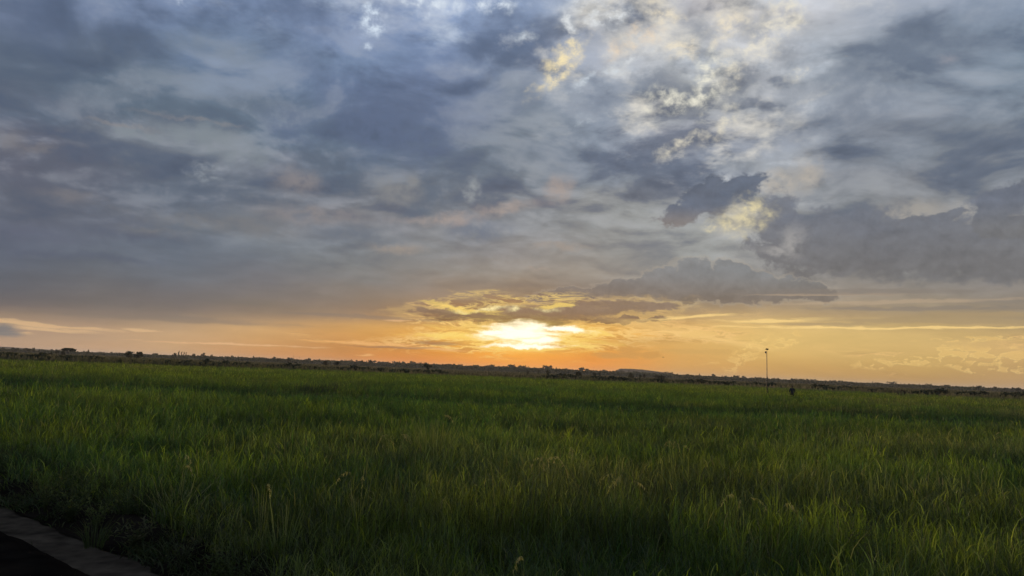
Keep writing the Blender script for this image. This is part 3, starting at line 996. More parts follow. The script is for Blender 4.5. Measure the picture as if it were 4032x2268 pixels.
clump('grass_clump', 1715, 1630, 1.32, 'tall upright yellow green grass clump with a dark base, left of centre', 'grass clump', M_PALE, 240, 0.26, 0.24, 0.007, 2, 0.45, 0.05, seed=1)
clump('grass_clump', 2145, 1815, 1.02, 'yellow green rice clump with drooping seed heads, below the sun', 'grass clump', M_PALE, 150, 0.17, 0.12, 0.006, 6, 0.6, 0.05, seed=2)
clump('grass_clump', 2255, 1772, 1.00, 'small rice clump with three pale seed heads, just right of the drooping one', 'grass clump', M_PALE, 60, 0.12, 0.12, 0.005, 3, 0.4, 0.1, seed=3)
clump('grass_clump', 2450, 1890, 0.95, 'rice clump with one bushy arching seed head in the foreground', 'grass clump', M_PALE, 70, 0.12, 0.12, 0.005, 5, 0.45, 0.15, seed=4)
clump('grass_clump', 1425, 1888, 0.90, 'low clump of pale spiky leaf tips in the dark grass', 'grass clump', M_PALE, 60, 0.18, 0.22, 0.006, 2, 0.5, 0.1, seed=5)
clump('grass_clump', 2665, 1752, 1.00, 'clump with tall pale plumes, right of the bushy seed head', 'grass clump', M_PALE, 80, 0.16, 0.15, 0.005, 5, 0.4, 0.3, seed=6)
clump('grass_clump', 2920, 1965, 0.92, 'clump with a single leaning golden plume, near the right foreground', 'grass clump', M_PALE, 60, 0.12, 0.16, 0.005, 3, 0.7, 0.25, seed=7)
clump('grass_clump', 3050, 2000, 0.90, 'clump with flattened straw coloured tips beside the golden plume', 'grass clump', M_PALE, 90, 0.16, 0.26, 0.005, 2, 0.5, 0.45, seed=8, droop=0.5)
clump('grass_clump', 3965, 1715, 1.05, 'pale clump near the right edge of the field', 'grass clump', M_PALE, 90, 0.2, 0.2, 0.006, 3, 0.4, 0.35, seed=9)
clump('grass_clump', 1560, 1705, 0.98, 'clump of fine feathery heads, left of the tall upright clump', 'grass clump', M_PALE, 70, 0.2, 0.2, 0.005, 4, 0.3, 0.3, seed=10)
clump('grass_clump', 1050, 1895, 0.92, 'lone pale reed stem with a straw plume in the left foreground', 'grass clump', M_PALE, 12, 0.04, 0.04, 0.004, 1, 0.4, 0.3, seed=11)
clump('grass_clump', 1130, 1955, 0.85, 'small clump of broad pale blades beneath the lone reed stem', 'grass clump', M_PALE, 26, 0.1, 0.14, 0.005, 0, 0.3, 0.1, seed=12)
clump('grass_clump', 2240, 2130, 0.80, 'broken pale grass stem bent over at the bottom edge', 'grass clump', M_PALE, 8, 0.05, 0.30, 0.004, 0, 0.3, 0.6, seed=13, droop=0.6)
clump('grass_clump', 700, 1825, 0.86, 'sprawling pale grass tuft in the dark left part of the field', 'grass clump', M_PALE, 70, 0.2, 0.3, 0.006, 2, 0.4, 0.35, seed=14, droop=0.5)
clump('grass_clump', 2080, 2180, 0.82, 'upright yellow stem at the bottom edge of the field', 'grass clump', M_PALE, 10, 0.03, 0.04, 0.007, 1, 0.8, 0.1, seed=15)
clump('grass_clump', 2600, 1800, 0.95, 'dark clump with dry brown stems under the tall pale plumes', 'grass clump', M_RUSH, 90, 0.2, 0.12, 0.005, 0, 0.3, 0.5, seed=16)
for i, (px, py) in enumerate([(1195, 1494), (1232, 1492), (1262, 1494), (1290, 1495), (1325, 1493), (1348, 1490), (1425, 1497)]):
    clump('rush_clump', px, py, 1.15, ['dark rush clump at the left end of the dark row', 'second dark rush clump from the left of the dark row',
          'third dark rush clump from the left of the dark row', 'dark rush clump in the middle of the dark row',
          'widest dark rush clump of the dark row', 'tallest dark rush clump at the right end of the dark row',
          'separate dark rush clump right of the dark row'][i], 'rush clump', M_RUSH, 90, 0.5, 0.22, 0.013, 0, 0.3, 0.2,
          group='dark rush clumps across the middle of the field', seed=30 + i)


def weed(name, px, py, h, wdt, label, cat='weed', n=260, dry=0.1, hue=0.5, seed=0, zb=0.1, leaf=0.03, group=None, mat=None):
    """leafy bush: stems with many small leaves"""
    r = np.random.default_rng(900 + seed)
    x0, y0 = at(px, py, zb + h * 0.9)
    push = max(0.0, 3.86 - s_of(x0, y0))                         # roots stay on the bank, clear of the path
    x0, y0 = x0 + N_[0] * push, y0 + N_[1] * push
    root = thing(name, (x0, y0, zb - 0.06), label, cat, group)
    ns = 16
    A = Acc()
    a = r.uniform(0, 2 * np.pi, ns)
    L_ = wdt * 0.5 * np.sqrt(r.uniform(0.05, 1, ns))
    H = h * r.uniform(0.7, 1.05, ns)
    T = np.zeros((ns, 3))
    T[:, 0], T[:, 1] = 0.2, 0.4
    A.add(*blades(np.zeros(ns), np.zeros(ns), np.zeros(ns), H, np.full(ns, 0.004), L_, a, np.full(ns, 0.08), r.uniform(0, 3, ns), 5, T))
    A.make('stems', mat or M_WEED, root)
    B = Acc()
    k = r.integers(0, ns, n)
    t = r.uniform(0.25, 1.0, n)
    cx = np.cos(a[k]) * L_[k] * t ** 1.8 + r.normal(0, 0.03, n)
    cy = np.sin(a[k]) * L_[k] * t ** 1.8 + r.normal(0, 0.03, n)
    cz = H[k] * (t - 0.08 * t ** 3) + r.normal(0, 0.02, n)
    T = np.zeros((n, 3))
    T[:, 0] = np.clip(hue + r.normal(0, 0.25, n), 0, 1)
    T[:, 1] = np.clip(dry + r.normal(0, 0.12, n), 0, 1)
    B.add(*blades(cx, cy, cz, r.uniform(-0.5, 1.2, n) * leaf, r.uniform(0.2, 0.4, n) * leaf, r.uniform(0.8, 2.0, n) * leaf,
                  r.uniform(0, 2 * np.pi, n), np.full(n, 0.1), r.uniform(0, np.pi, n), 3, T))
    B.make('leaves', mat or M_WEED, root)
    return root


weed('roadside_weed', 150, 1840, 0.62, 0.9, 'leafy weed with small yellow tips near the left edge', n=420, hue=0.8, seed=1)
weed('roadside_weed', 60, 1720, 0.70, 1.1, 'dark bushy weed against the left edge of the picture', n=420, hue=0.1, seed=2)
weed('roadside_weed', 120, 1900, 0.55, 0.8, 'broad leaved weed growing beside the path, upper left', n=420, hue=0.6, seed=3)
weed('roadside_weed', 230, 1950, 0.50, 0.7, 'yellowish bushy weed beside the path', n=360, hue=0.9, seed=4)
weed('roadside_weed', 60, 1965, 0.35, 0.7, 'low dark weed at the edge of the path, far left', n=260, hue=0.2, dry=0.3, seed=5)
weed('roadside_weed', 330, 2060, 0.34, 0.55, 'withered weed drooping over the path', n=240, hue=0.4, dry=0.6, seed=6, leaf=0.045)
clump('grass_tussock', 385, 1995, 0.45, 'splayed grass tussock on the bank above the withered weed', 'grass clump', M_WEED, 60, 0.10, 0.20, 0.004, 0, 0.35, 0.25, seed=40, zb=0.08, droop=0.6)
weed('roadside_weed', 760, 2130, 0.45, 0.75, 'bright leafy weed at the bottom edge, right of the path', n=420, hue=0.9, seed=7)
weed('roadside_weed', 690, 2215, 0.35, 0.6, 'low weed under the bright leafy one', n=300, hue=0.7, seed=8)
weed('roadside_weed', 600, 2060, 0.50, 0.6, 'thin reddish weed on the bank', n=160, hue=0.3, dry=0.55, seed=9)
weed('roadside_weed', 520, 1870, 0.62, 0.9, 'dull green weed among the grass above the path', n=360, hue=0.3, seed=10)
weed('roadside_weed', 330, 1850, 0.60, 0.8, 'blue green weed behind the yellowish bushy one', n=360, hue=0.0, seed=11)
weed('field_bush', 3440, 2050, 0.95, 0.8, 'rounded bush with faded brownish top in the right foreground', 'bush', n=700, hue=0.4, dry=0.5, seed=12, zb=0.05)
weed('field_bush', 3400, 1960, 0.95, 0.6, 'small greyish bush behind the rounded brownish one', 'bush', n=420, hue=0.3, dry=0.45, seed=13, zb=0.05)
weed('field_bush', 3960, 2020, 0.95, 0.8, 'reddish brown bush at the right edge', 'bush', n=500, hue=0.4, dry=0.7, seed=14, zb=0.05)
weed('field_bush', 3690, 1775, 0.98, 0.8, 'olive bush in the grass upper right of the brownish bush', 'bush', n=450, hue=0.6, dry=0.3, seed=15, zb=0.05)


# low weeds and dead blades covering the shade-toned bank
r = np.random.default_rng(321)
A = Acc()
n = 60000
s_, t_ = 3.62 + 1.3 * r.random(n) ** 0.8, r.uniform(-16, 6, n)
kp = r.random(n) < ss(fbm(s_ * 1.6, t_ * 1.6, 141, 3), 0.25, 0.55) * (0.2 + 0.8 * ss(s_, 3.62, 4.0))
s_, t_ = s_[kp], t_[kp]
n = len(s_)
X, Y = st(s_, t_)
T = np.zeros((n, 3))
T[:, 0] = np.clip(fbm(s_ * 2, t_ * 2, 151) + r.normal(0, .2, n) - 0.15, 0, 1)
T[:, 1] = np.clip(r.normal(0.25, 0.25, n), 0, 0.9)
T[:, 2] = r.normal(-0.25, 0.2, n)
A.add(*blades(X, Y, np.full(n, 0.05), r.uniform(0.08, 0.42, n) * (0.4 + 0.8 * ss(s_, 3.75, 4.8)), r.uniform(0.004, 0.012, n), r.uniform(0.03, 0.25, n),
              r.uniform(0, 6.28, n), r.uniform(0, 0.5, n), r.uniform(0, 3.14, n), 4, T))
# sparse blades and litter on the verge, and overhanging the path
n = 2600
s_, t_ = 1.9 + 1.4 * r.random(n) ** 0.6, r.uniform(-16, 4, n)
kp = r.random(n) < ss(fbm(s_ * 1.9, t_ * 1.9, 171, 3), 0.42, 0.7)
s_, t_ = s_[kp], t_[kp]
n = len(s_)
X, Y = st(s_, t_)
T = np.zeros((n, 3))
T[:, 0], T[:, 1], T[:, 2] = r.random(n) * 0.6, np.clip(r.normal(0.4, 0.3, n), 0, 1), -0.4
A.add(*blades(X, Y, 0.25 * ss(s_, 3.22, 2.72) - 0.01, r.uniform(0.01, 0.12, n), r.uniform(0.002, 0.006, n), r.uniform(0.02, 0.14, n),
              r.uniform(0, 6.28, n), r.uniform(0, 0.5, n), r.uniform(0, 3.14, n), 4, T))
tag(A.make('bank_weeds', M_WEED), 'low dark weeds covering the bank beside the path', 'weeds', kind='stuff')


# ------------------------------------------------------------------ trees
def crown(r, w, h, z0, shape, nq, leaf, hue):
    """leaf clumps spread through several uneven lobes"""
    if shape == 'flat':
        lob = [(r.normal(0, w * 0.22), r.normal(0, w * 0.22), z0 + h * r.uniform(0.55, 0.85), w * r.uniform(0.16, 0.3), h * 0.20) for _ in range(7)]
    elif shape == 'cone':
        lob = [(r.normal(0, w * 0.05), r.normal(0, w * 0.05), z0 + h * t, w * 0.42 * (1.05 - t), h * 0.13) for t in np.linspace(0.1, 0.95, 8)]
    else:
        lob = [(r.normal(0, w * 0.2), r.normal(0, w * 0.2), z0 + h * r.uniform(0.25, 0.8), w * r.uniform(0.18, 0.32), h * r.uniform(0.18, 0.3)) for _ in range(8)]
    k = r.integers(0, len(lob), nq)
    L_ = np.array(lob)[k]
    d = r.normal(0, 1, (nq, 3))
    d /= np.linalg.norm(d, axis=1)[:, None]
    rr = r.uniform(0.35, 1.05, nq)[:, None]
    c = L_[:, :3] + d * rr * np.stack([L_[:, 3], L_[:, 3], L_[:, 4]], 1)
    u = r.normal(0, 1, (nq, 3))
    u /= np.linalg.norm(u, axis=1)[:, None]
    v = np.cross(u, r.normal(0, 1, (nq, 3)))
    v /= np.linalg.norm(v, axis=1)[:, None] + 1e-6
    s = leaf * r.uniform(0.6, 1.3, nq)[:, None]
    V = np.stack([c - u * s, c - v * s * 0.6, c + u * s, c + v * s * 0.6], 1).reshape(-1, 3)
    Q = np.arange(nq * 4).reshape(-1, 4)
    T = np.zeros((nq, 3))
    T[:, 0] = np.clip(hue + 0.25 * (r.random(len(lob))[k] - 0.5) + r.normal(0, 0.1, nq), 0, 1)
    T[:, 1] = np.clip(r.normal(0.05, 0.05, nq), 0, 1)
    return V, Q, np.repeat(T, 4, axis=0), lob


def limb(p, q, r0, r1, n=6):
    p, q = Vector(p), Vector(q)
    ax = (q - p).normalized()
    a = ax.orthogonal().normalized()
    b = ax.cross(a)
    V = [tuple(c + (a * math.cos(2 * math.pi * i / n) + b * math.sin(2 * math.pi * i / n)) * rr) for c, rr in ((p, r0), (q, r1)) for i in range(n)]
    return np.array(V), np.array([[i, (i + 1) % n, n + (i + 1) % n, n + i] for i in range(n)])


def trunk(r, w, h, z0, lob):
    A = Acc()
    fork = (r.normal(0, 0.03 * w), r.normal(0, 0.03 * w), z0 + h * 0.15)
    A.add(*limb((0, 0, -0.3), fork, 0.035 * h + 0.06, 0.025 * h + 0.03), np.zeros((12, 3)))
    for l in lob[:5]:
        A.add(*limb(fork, l[:3], 0.018 * h + 0.02, 0.006 * h + 0.01, 5), np.zeros((10, 3)))
    return A


def tree(px, top, wpx, dist, shape, label, clear=0.25, hue=0.4, nq=420, seed=0, name='tree', cat='tree', group=None):
    """a tree with its top seen at (px, top), wpx wide, at the given distance"""
    r = np.random.default_rng(1500 + seed)
    x, y = far(px, dist)
    h = CAM_H + (1460 + (px - 2016) * 0.04 - top) * dist / FPX
    w = wpx * dist / FPX
    root = thing(name, (x, y, 0), label, cat, group)
    z0 = h * clear
    V, Q, T, lob = crown(r, w, h - z0, z0, shape, nq, max(0.10 * w, 0.14), hue)
    V[:, 2] = np.clip(V[:, 2], 0.05, h)
    mesh_obj('crown', V, Q, M_TREE, root, False, T)
    trunk(r, w, h - z0, z0, lob).make('trunk', M_BARK, root)
    return root


NEAR_TREES = [
    (57, 1367, 24, 900, 'round', 'round topped tree at the far left end of the skyline', .25),
    (106, 1369, 26, 850, 'round', 'broad low tree, second from the left on the skyline', .25),
    (131, 1368, 14, 950, 'round', 'small domed tree just right of the broad low one, far left', .25),
    (192, 1384, 30, 330, 'round', 'dark bushy tree standing in front of the far left treeline', .1),
    (225, 1375, 19, 520, 'round', 'blocky square topped tree left of the flat crowned one', .3),
    (268, 1370, 46, 420, 'flat', 'wide flat crowned tree with twigs sticking out, far left', .35),
    (247, 1382, 18, 400, 'round', 'small dark tree under the left side of the flat crown', .15),
    (345, 1375, 10, 700, 'round', 'single small tree rising right of the flat crowned one', .3),
    (505, 1381, 36, 400, 'round', 'dark tree, left one of the dark pair on the left skyline', .1),
    (548, 1384, 40, 380, 'round', 'dark tree with bare twigs, right one of the dark pair', .1),
    (702, 1381, 14, 950, 'cone', 'tallest pointed tree at the left of the pointed grove', .1),
    (714, 1384, 12, 950, 'cone', 'second pointed tree of the grove', .1),
    (723, 1385, 12, 950, 'cone', 'third pointed tree in the grove', .1),
    (731, 1386, 12, 950, 'cone', 'pointed tree at the right end of the grove', .1),
    (690, 1388, 22, 900, 'round', 'rounded tree at the left foot of the pointed grove', .1),
    (763, 1390, 16, 900, 'round', 'low flat tree right of the pointed grove', .2),
    (800, 1389, 22, 900, 'round', 'peaked bushy tree midway along the left skyline', .2),
    (832, 1394, 11, 900, 'round', 'small knob of a tree right of the peaked bushy one', .2),
    (1105, 1406, 20, 900, 'round', 'flat topped tree left of the thin mast', .2),
    (1134, 1406, 24, 850, 'round', 'large dome shaped tree right beside the thin mast', .15),
    (1142, 1424, 13, 300, 'round', 'small lone round tree on a thin trunk at the far field edge', .3),
    (1280, 1420, 28, 420, 'round', 'spreading dark tree between the mast and the sun', .15),
    (1325, 1419, 24, 430, 'round', 'second spreading dark tree between the mast and the sun', .15),
    (1403, 1417, 17, 900, 'round', 'left one of two dome shaped trees left of the sun', .15),
    (1422, 1418, 17, 900, 'round', 'right one of two dome shaped trees left of the sun', .15),
    (1459, 1416, 16, 850, 'round', 'tall round tree standing alone left of the sun', .2),
    (1563, 1423, 17, 900, 'round', 'square dark tree further left below the sun', .15),
    (1684, 1432, 22, 330, 'round', 'dark ragged tree by the pale strip left of the sun', .15),
    (2079, 1457, 11, 300, 'cone', 'small pointed bush tree beyond the straw heap', .1),
    (2119, 1457, 7, 300, 'cone', 'thin dark tree right of the straw heap', .15),
    (2157, 1456, 12, 320, 'round', 'round bush tree on the field edge right of the thin one', .2),
    (2275, 1462, 22, 340, 'round', 'dark spreading tree below the bright sky right of the sun', .15),
    (2340, 1465, 15, 360, 'round', 'dark tree left of the flat topped hill', .15),
    (2362, 1459, 10, 420, 'cone', 'narrow tree left of the flat topped hill', .15),
    (2486, 1467, 22, 380, 'round', 'dark round tree in front of the flat topped hill', .15),
    (2521, 1473, 8, 360, 'round', 'tiny dark tree in front of the hill, right of the round one', .2),
    (2536, 1469, 9, 400, 'round', 'second tiny dark tree in front of the hill', .2),
    (2600, 1477, 34, 420, 'round', 'broad bush like tree at the right foot of the hill', .1),
    (3021, 1480, 11, 1000, 'round', 'round tree directly behind the lamp pole', .2),
    (3547, 1506, 5, 900, 'cone', 'narrow pointed tree above the wooden stakes', .1),
    (3563, 1508, 7, 900, 'round', 'small tree just right of the narrow pointed one', .2),
    (3577, 1509, 12, 900, 'round', 'low round tree third right of the wooden stakes', .2),
    (3619, 1511, 9, 900, 'round', 'knob shaped tree on the right skyline', .2),
    (3722, 1516, 14, 950, 'round', 'tree with a leaning top on the right skyline', .2),
    (3773, 1519, 7, 950, 'round', 'single tiny tree sticking up on the right skyline', .2),
    (3853, 1518, 22, 850, 'round', 'large dome shaped tree on the right skyline', .15),
    (3921, 1522, 13, 800, 'flat', 'airy thin leaved tree on the right skyline', .3),
    (3955, 1527, 12, 900, 'round', 'small bushy tree right of the airy one', .2),
    (4004, 1525, 28, 850, 'round', 'wide dark tree at the right end of the skyline', .15),
]
for i, (px, top, wpx, dist, shape, label, clear) in enumerate(NEAR_TREES):
    tree(px, top, wpx, dist, shape, label, clear, seed=i, hue=0.2 + 0.4 * ((i * 37) % 10) / 10, nq=560 if dist < 500 else 260)

# small trees of the far skyline, alike, from six kinds
protos = []
for k in range(6):
    r = np.random.default_rng(2500 + k)
    shp = ['round', 'round', 'flat', 'round', 'cone', 'round'][k]
    h, w = [7, 8.5, 7, 6, 9, 7.5][k], [7, 6, 8, 9, 4, 5][k]
    V, Q, T, lob = crown(r, w, h * 0.8, h * 0.2, shp, 150, 0.8, 0.3)
    A = Acc()
    A.add(V, Q, T)
    tr = trunk(r, w, h * 0.8, h * 0.2, lob)
    for v_, q_, t_ in zip(tr.v, tr.q, tr.t):
        A.add(v_, q_ - q_.min(), t_)
    protos.append((A, shp))
meshes = []
r = np.random.default_rng(77)
for i in range(230):
    k = int(r.integers(0, 6))
    px = -300 + 4700 * (i + r.uniform(0.1, 0.9)) / 230
    dist = r.uniform(1150, 1700)
    x, y = far(px, dist)
    tops = np.interp(px, [0, 700, 1000, 1500, 2016, 2300, 2700, 3000, 3500, 4032], [9, 9, 12, 14, 18, 16, 14, 11, 10, 9])
    hh = CAM_H + max(tops + r.normal(1.0, 3.0), 5) * dist / FPX
    base_h = [7, 8.5, 7, 6, 9, 7.5][k]
    if len(meshes) <= k or meshes[k] is None:
        while len(meshes) <= k:
            meshes.append(None)
    if meshes[k] is None:
        o = protos[k][0].make('skyline_tree', M_TREE)
        meshes[k] = o.data
    else:
        o = bpy.data.objects.new('skyline_tree', meshes[k])
        C.objects.link(o)
    o.location = (x, y, 0)
    sc_ = hh / base_h
    o.scale = (sc_ * r.uniform(0.8, 1.3), sc_ * r.uniform(0.8, 1.3), sc_)
    o.rotation_euler = (0, 0, r.uniform(0, 6.28))
    tag(o, 'tiny dark tree in the hazy line along the far horizon', 'tree', 'tiny trees of the far treeline')

# the wood that joins them into one dark line
r = np.random.default_rng(88)
A = Acc()
nq = 70000
px = r.uniform(-700, 4750, nq)
dist = r.uniform(1000, 1800, nq)
tp = np.interp(px, [0, 700, 1000, 1500, 2016, 2300, 2700, 3000, 3500, 4032], [5, 6, 9, 11, 14, 12, 10, 8, 7, 6])
lump_ = fbm(px * 0.03, dist * 0.004, 5, 4)
hm = CAM_H + tp * (0.30 + 1.15 * lump_) * dist / FPX
c = np.zeros((nq, 3))
k_ = (px - 2016) / FPX
c[:, 0] = k_ * dist * 1.0
c[:, 1] = dist
c[:, 2] = hm * np.sqrt(r.uniform(0.0, 1, nq))
u = r.normal(0, 1, (nq, 3)); u /= np.linalg.norm(u, axis=1)[:, None]
v = np.cross(u, r.normal(0, 1, (nq, 3))); v /= np.linalg.norm(v, axis=1)[:, None] + 1e-6
s = r.uniform(0.9, 2.2, nq)[:, None]
V = np.stack([c - u * s, c - v * s, c + u * s, c + v * s], 1).reshape(-1, 3)
T = np.zeros((nq * 4, 3)); T[:, 0] = np.repeat(np.clip(lump_ + r.normal(0, .1, nq) - 0.2, 0, 1), 4)
A.add(V, np.arange(nq * 4).reshape(-1, 4), T)
tag(A.make('distant_wood', M_TREE), 'dark hazy wood along the whole far horizon', 'wood', kind='stuff')


# far hills behind, one flat topped
def hill(name, px0, px1, dist, prof, depth):
    n, mm = 60, 9
    px_ = np.linspace(px0, px1, n)
    V = []
    for j in range(mm):
        t = j / (mm - 1)
        f = math.sin(math.pi * min(t * 1.0, 1.0)) ** 0.6 if 0 < t < 1 else 0.0
        for i in range(n):
            d = dist + depth * t
            hgt = (CAM_H + np.interp(px_[i], [p for p, _ in prof], [q for _, q in prof]) * (dist + depth * .5) / FPX) * f
            hgt *= 1 + 0.10 * (float(fbm(np.array([px_[i] * 0.15]), np.array([t * 7.0]), 17, 3)[0]) - 0.5)
            V.append(((px_[i] - 2016) / FPX * d, d, hgt - (0.5 if f == 0 else 0)))
    I = np.arange(n * mm).reshape(mm, n)
    Q = np.stack([I[:-1, :-1].ravel(), I[:-1, 1:].ravel(), I[1:, 1:].ravel(), I[1:, :-1].ravel()], 1)
    return tag(mesh_obj(name, V, Q, M_HILL, smooth=True), kind='structure')


M_HILL = solid_mat('wooded_hill', (0.022, 0.030, 0.018), (0.045, 0.05, 0.028), 0.02, 1.0)
hill('hills', 2380, 2720, 2600, [(2380, 0), (2430, 14), (2450, 25), (2480, 26), (2540, 25), (2600, 20), (2650, 14), (2720, 4)], 500)
hill('hills', -300, 420, 3200, [(-300, 12), (0, 15), (60, 14), (180, 11), (260, 9), (420, 3)], 600)
hill('hills', 1700, 2420, 3400, [(1700, 5), (1850, 12), (2050, 15), (2250, 14), (2420, 6)], 600)

# scrub between the rice and the trees: pale dry grass, dark shrubs
r = np.random.default_rng(99)
A = Acc()
n = 52000
a = r.uniform(-0.75, 0.75, n)
y = 118 + 900 * r.random(n) ** 1.9
x = np.tan(a) * y
kp = y > far_edge(x, y) - 2
x, y = x[kp], y[kp]
n = len(x)
pat = fbm(x * 0.012, y * 0.02, 3, 4)
kp = r.random(n) < 0.25 + 1.4 * pat
x, y, pat = x[kp], y[kp], pat[kp]
n = len(x)
T = np.zeros((n, 3))
T[:, 0] = np.clip(2.2 * (fbm(x * 0.02, y * 0.05, 8, 3) - 0.3) + r.normal(0, .15, n), 0, 1)
T[:, 1] = np.clip(2.5 * (fbm(x * 0.015 + 40, y * 0.06, 12, 3) - 0.5), 0, 1)
A.add(*blades(x, y, np.zeros(n), r.uniform(0.5, 1.3, n) * (0.7 + 0.8 * pat), r.uniform(0.25, 0.7, n), r.uniform(0, .3, n),
              r.uniform(0, 6.28, n), np.zeros(n), r.normal(0, 0.5, n), 3, T))
tag(A.make('scrub_grass', M_SCRUB), 'dull brown scrub grass beyond the rice field', 'scrub', kind='stuff')

shp = []
for k in range(4):
    rr = np.random.default_rng(3100 + k)
    V, Q, T, lob = crown(rr, 3.4, 1.9, 0.1, 'round', 200, 0.32, 0.2)
    shp.append((V, Q, T))
sm = [None] * 4
rr = np.random.default_rng(3200)
SHRUBS = []
for (px0, px1, cnt, ye0, ye1) in [(-60, 180, 9, 135, 150), (190, 420, 8, 140, 160), (560, 860, 9, 155, 185), (860, 1300, 9, 172, 200),
                                  (1300, 1760, 8, 180, 215), (2160, 2560, 12, 190, 260), (2560, 3100, 15, 195, 260), (3100, 3500, 8, 185, 250),
                                  (3560, 4100, 9, 155, 220)]:
    for j in range(cnt):
        SHRUBS.append((px0 + (px1 - px0) * (j + rr.uniform(0.1, 0.9)) / cnt, rr.uniform(ye0, ye1)))
for i, (px, dist) in enumerate(SHRUBS):
    k = i % 4
    if sm[k] is None:
        o = mesh_obj('shrub', *shp[k][:2], M_TREE, None, False, shp[k][2])
        sm[k] = o.data
    else:
        o = bpy.data.objects.new('shrub', sm[k])
        C.objects.link(o)
    if 3060 < px < 3185:
        px += 150
    x, y = far(px, dist)
    o.location = (x, y, 0)
    w = rr.uniform(0.9, 1.9)
    o.scale = (w, w * 0.8, rr.uniform(0.65, 1.05))
    o.rotation_euler = (0, 0, rr.uniform(0, 0.5) + (3.14 if i % 3 else 0))
    tag(o, 'low dark shrub in the hedge line along the far edge of the field', 'shrub', 'low shrubs along the far field edge')

# ------------------------------------------------------------------ lamp pole
def tube_bm(bm, p, q, r0, r1, n=10):
    V, F = limb(p, q, r0, r1, n)
    vs = [bm.verts.new(tuple(v)) for v in V]
    for f in F:
        bm.faces.new([vs[i] for i in f])
    bm.faces.new(vs[:n][::-1])
    bm.faces.new(vs[n:])


def box_bm(bm, c, size, rot=None):
    mt = Matrix.Translation(c)
    if rot:
        mt = mt @ rot.to_4x4()
    g = bmesh.ops.create_cube(bm, size=1.0, matrix=mt @ Matrix.Diagonal((*size, 1)))
    return g['verts']


PD = 92.0
lx, ly = far(3021, PD)
hz = 1460 + (3021 - 2016) * 0.04
ztop = CAM_H + (hz - 1376) * PD / FPX
pole = thing('lamp_pole', (lx, ly, 0), 'tall thin lamp pole with a small tilted panel on top, standing in the field', 'lamp post')
lean_x = -0.06
bm = bmesh.new()
tube_bm(bm, (0, 0, -0.3), (lean_x, 0, ztop - 0.28), 0.055, 0.038)
bm_obj('pole', bm, M_STEEL, pole)
bm = bmesh.new()
tube_bm(bm, (lean_x, 0, ztop - 0.3), (lean_x + 0.05, 0, ztop - 0.02), 0.022, 0.018)
tube_bm(bm, (lean_x, 0, ztop - 0.34), (lean_x - 0.17, 0, ztop - 0.28), 0.02, 0.02)
bm_obj('bracket', bm, M_STEEL, pole)
bm = bmesh.new()
rot = Matrix.Rotation(R(14), 3, 'Y') @ Matrix.Rotation(R(-16), 3, 'X')
box_bm(bm, (lean_x + 0.03, 0, ztop), (0.32, 0.42, 0.03), rot)
bmesh.ops.bevel(bm, geom=bm.edges[:], offset=0.006, segments=2, affect='EDGES')
pan = bm_obj('solar_panel', bm, M_BLACK, pole, False)
bm = bmesh.new()
g = bmesh.ops.create_uvsphere(bm, u_segments=16, v_segments=10, radius=0.12)
for v_ in bm.verts:
    v_.co = Vector((v_.co.x * 0.75, v_.co.y * 0.9, v_.co.z * (1.55 if v_.co.z < 0 else 0.7)))
    v_.co = Matrix.Rotation(R(-18), 3, 'Y') @ v_.co + Vector((lean_x - 0.17, 0, ztop - 0.36))
bm_obj('lamp_head', bm, M_STEEL, pole)

# ------------------------------------------------------------------ person standing in the rice
def skin_mesh(name, chains, mat, parent, sub=1):
    """chains: list of [(point, radius)...]; first point of later chains snaps to an existing joint"""
    verts, rads, edges, idx = [], [], [], {}
    for ch in chains:
        prev = None
        for p, rd in ch:
            key = tuple(round(c, 3) for c in p)
            if key not in idx:
                idx[key] = len(verts)
                verts.append(p)
                rads.append(rd)
            if prev is not None and prev != idx[key]:
                edges.append((prev, idx[key]))
            prev = idx[key]
    me = bpy.data.meshes.new(name)
    me.from_pydata(verts, edges, [])
    o = bpy.data.objects.new(name, me)
    C.objects.link(o)
    sk = o.modifiers.new('skin', 'SKIN')
    sk.use_smooth_shade = True
    for i, d in enumerate(me.skin_vertices[0].data):
        rr_ = rads[i]
        d.radius = rr_ if isinstance(rr_, tuple) else (rr_, rr_)
        d.use_root = i == 0
    if sub:
        o.modifiers.new('sub', 'SUBSURF').levels = sub
        o.modifiers['sub'].render_levels = sub
    dg = bpy.context.evaluated_depsgraph_get()
    me2 = bpy.data.meshes.new_from_object(o.evaluated_get(dg))
    bpy.data.objects.remove(o)
    me2.name = name
    me2.materials.clear()
    me2.materials.append(mat)
    o = bpy.data.objects.new(name, me2)
    C.objects.link(o)
    o.parent = parent
    return o


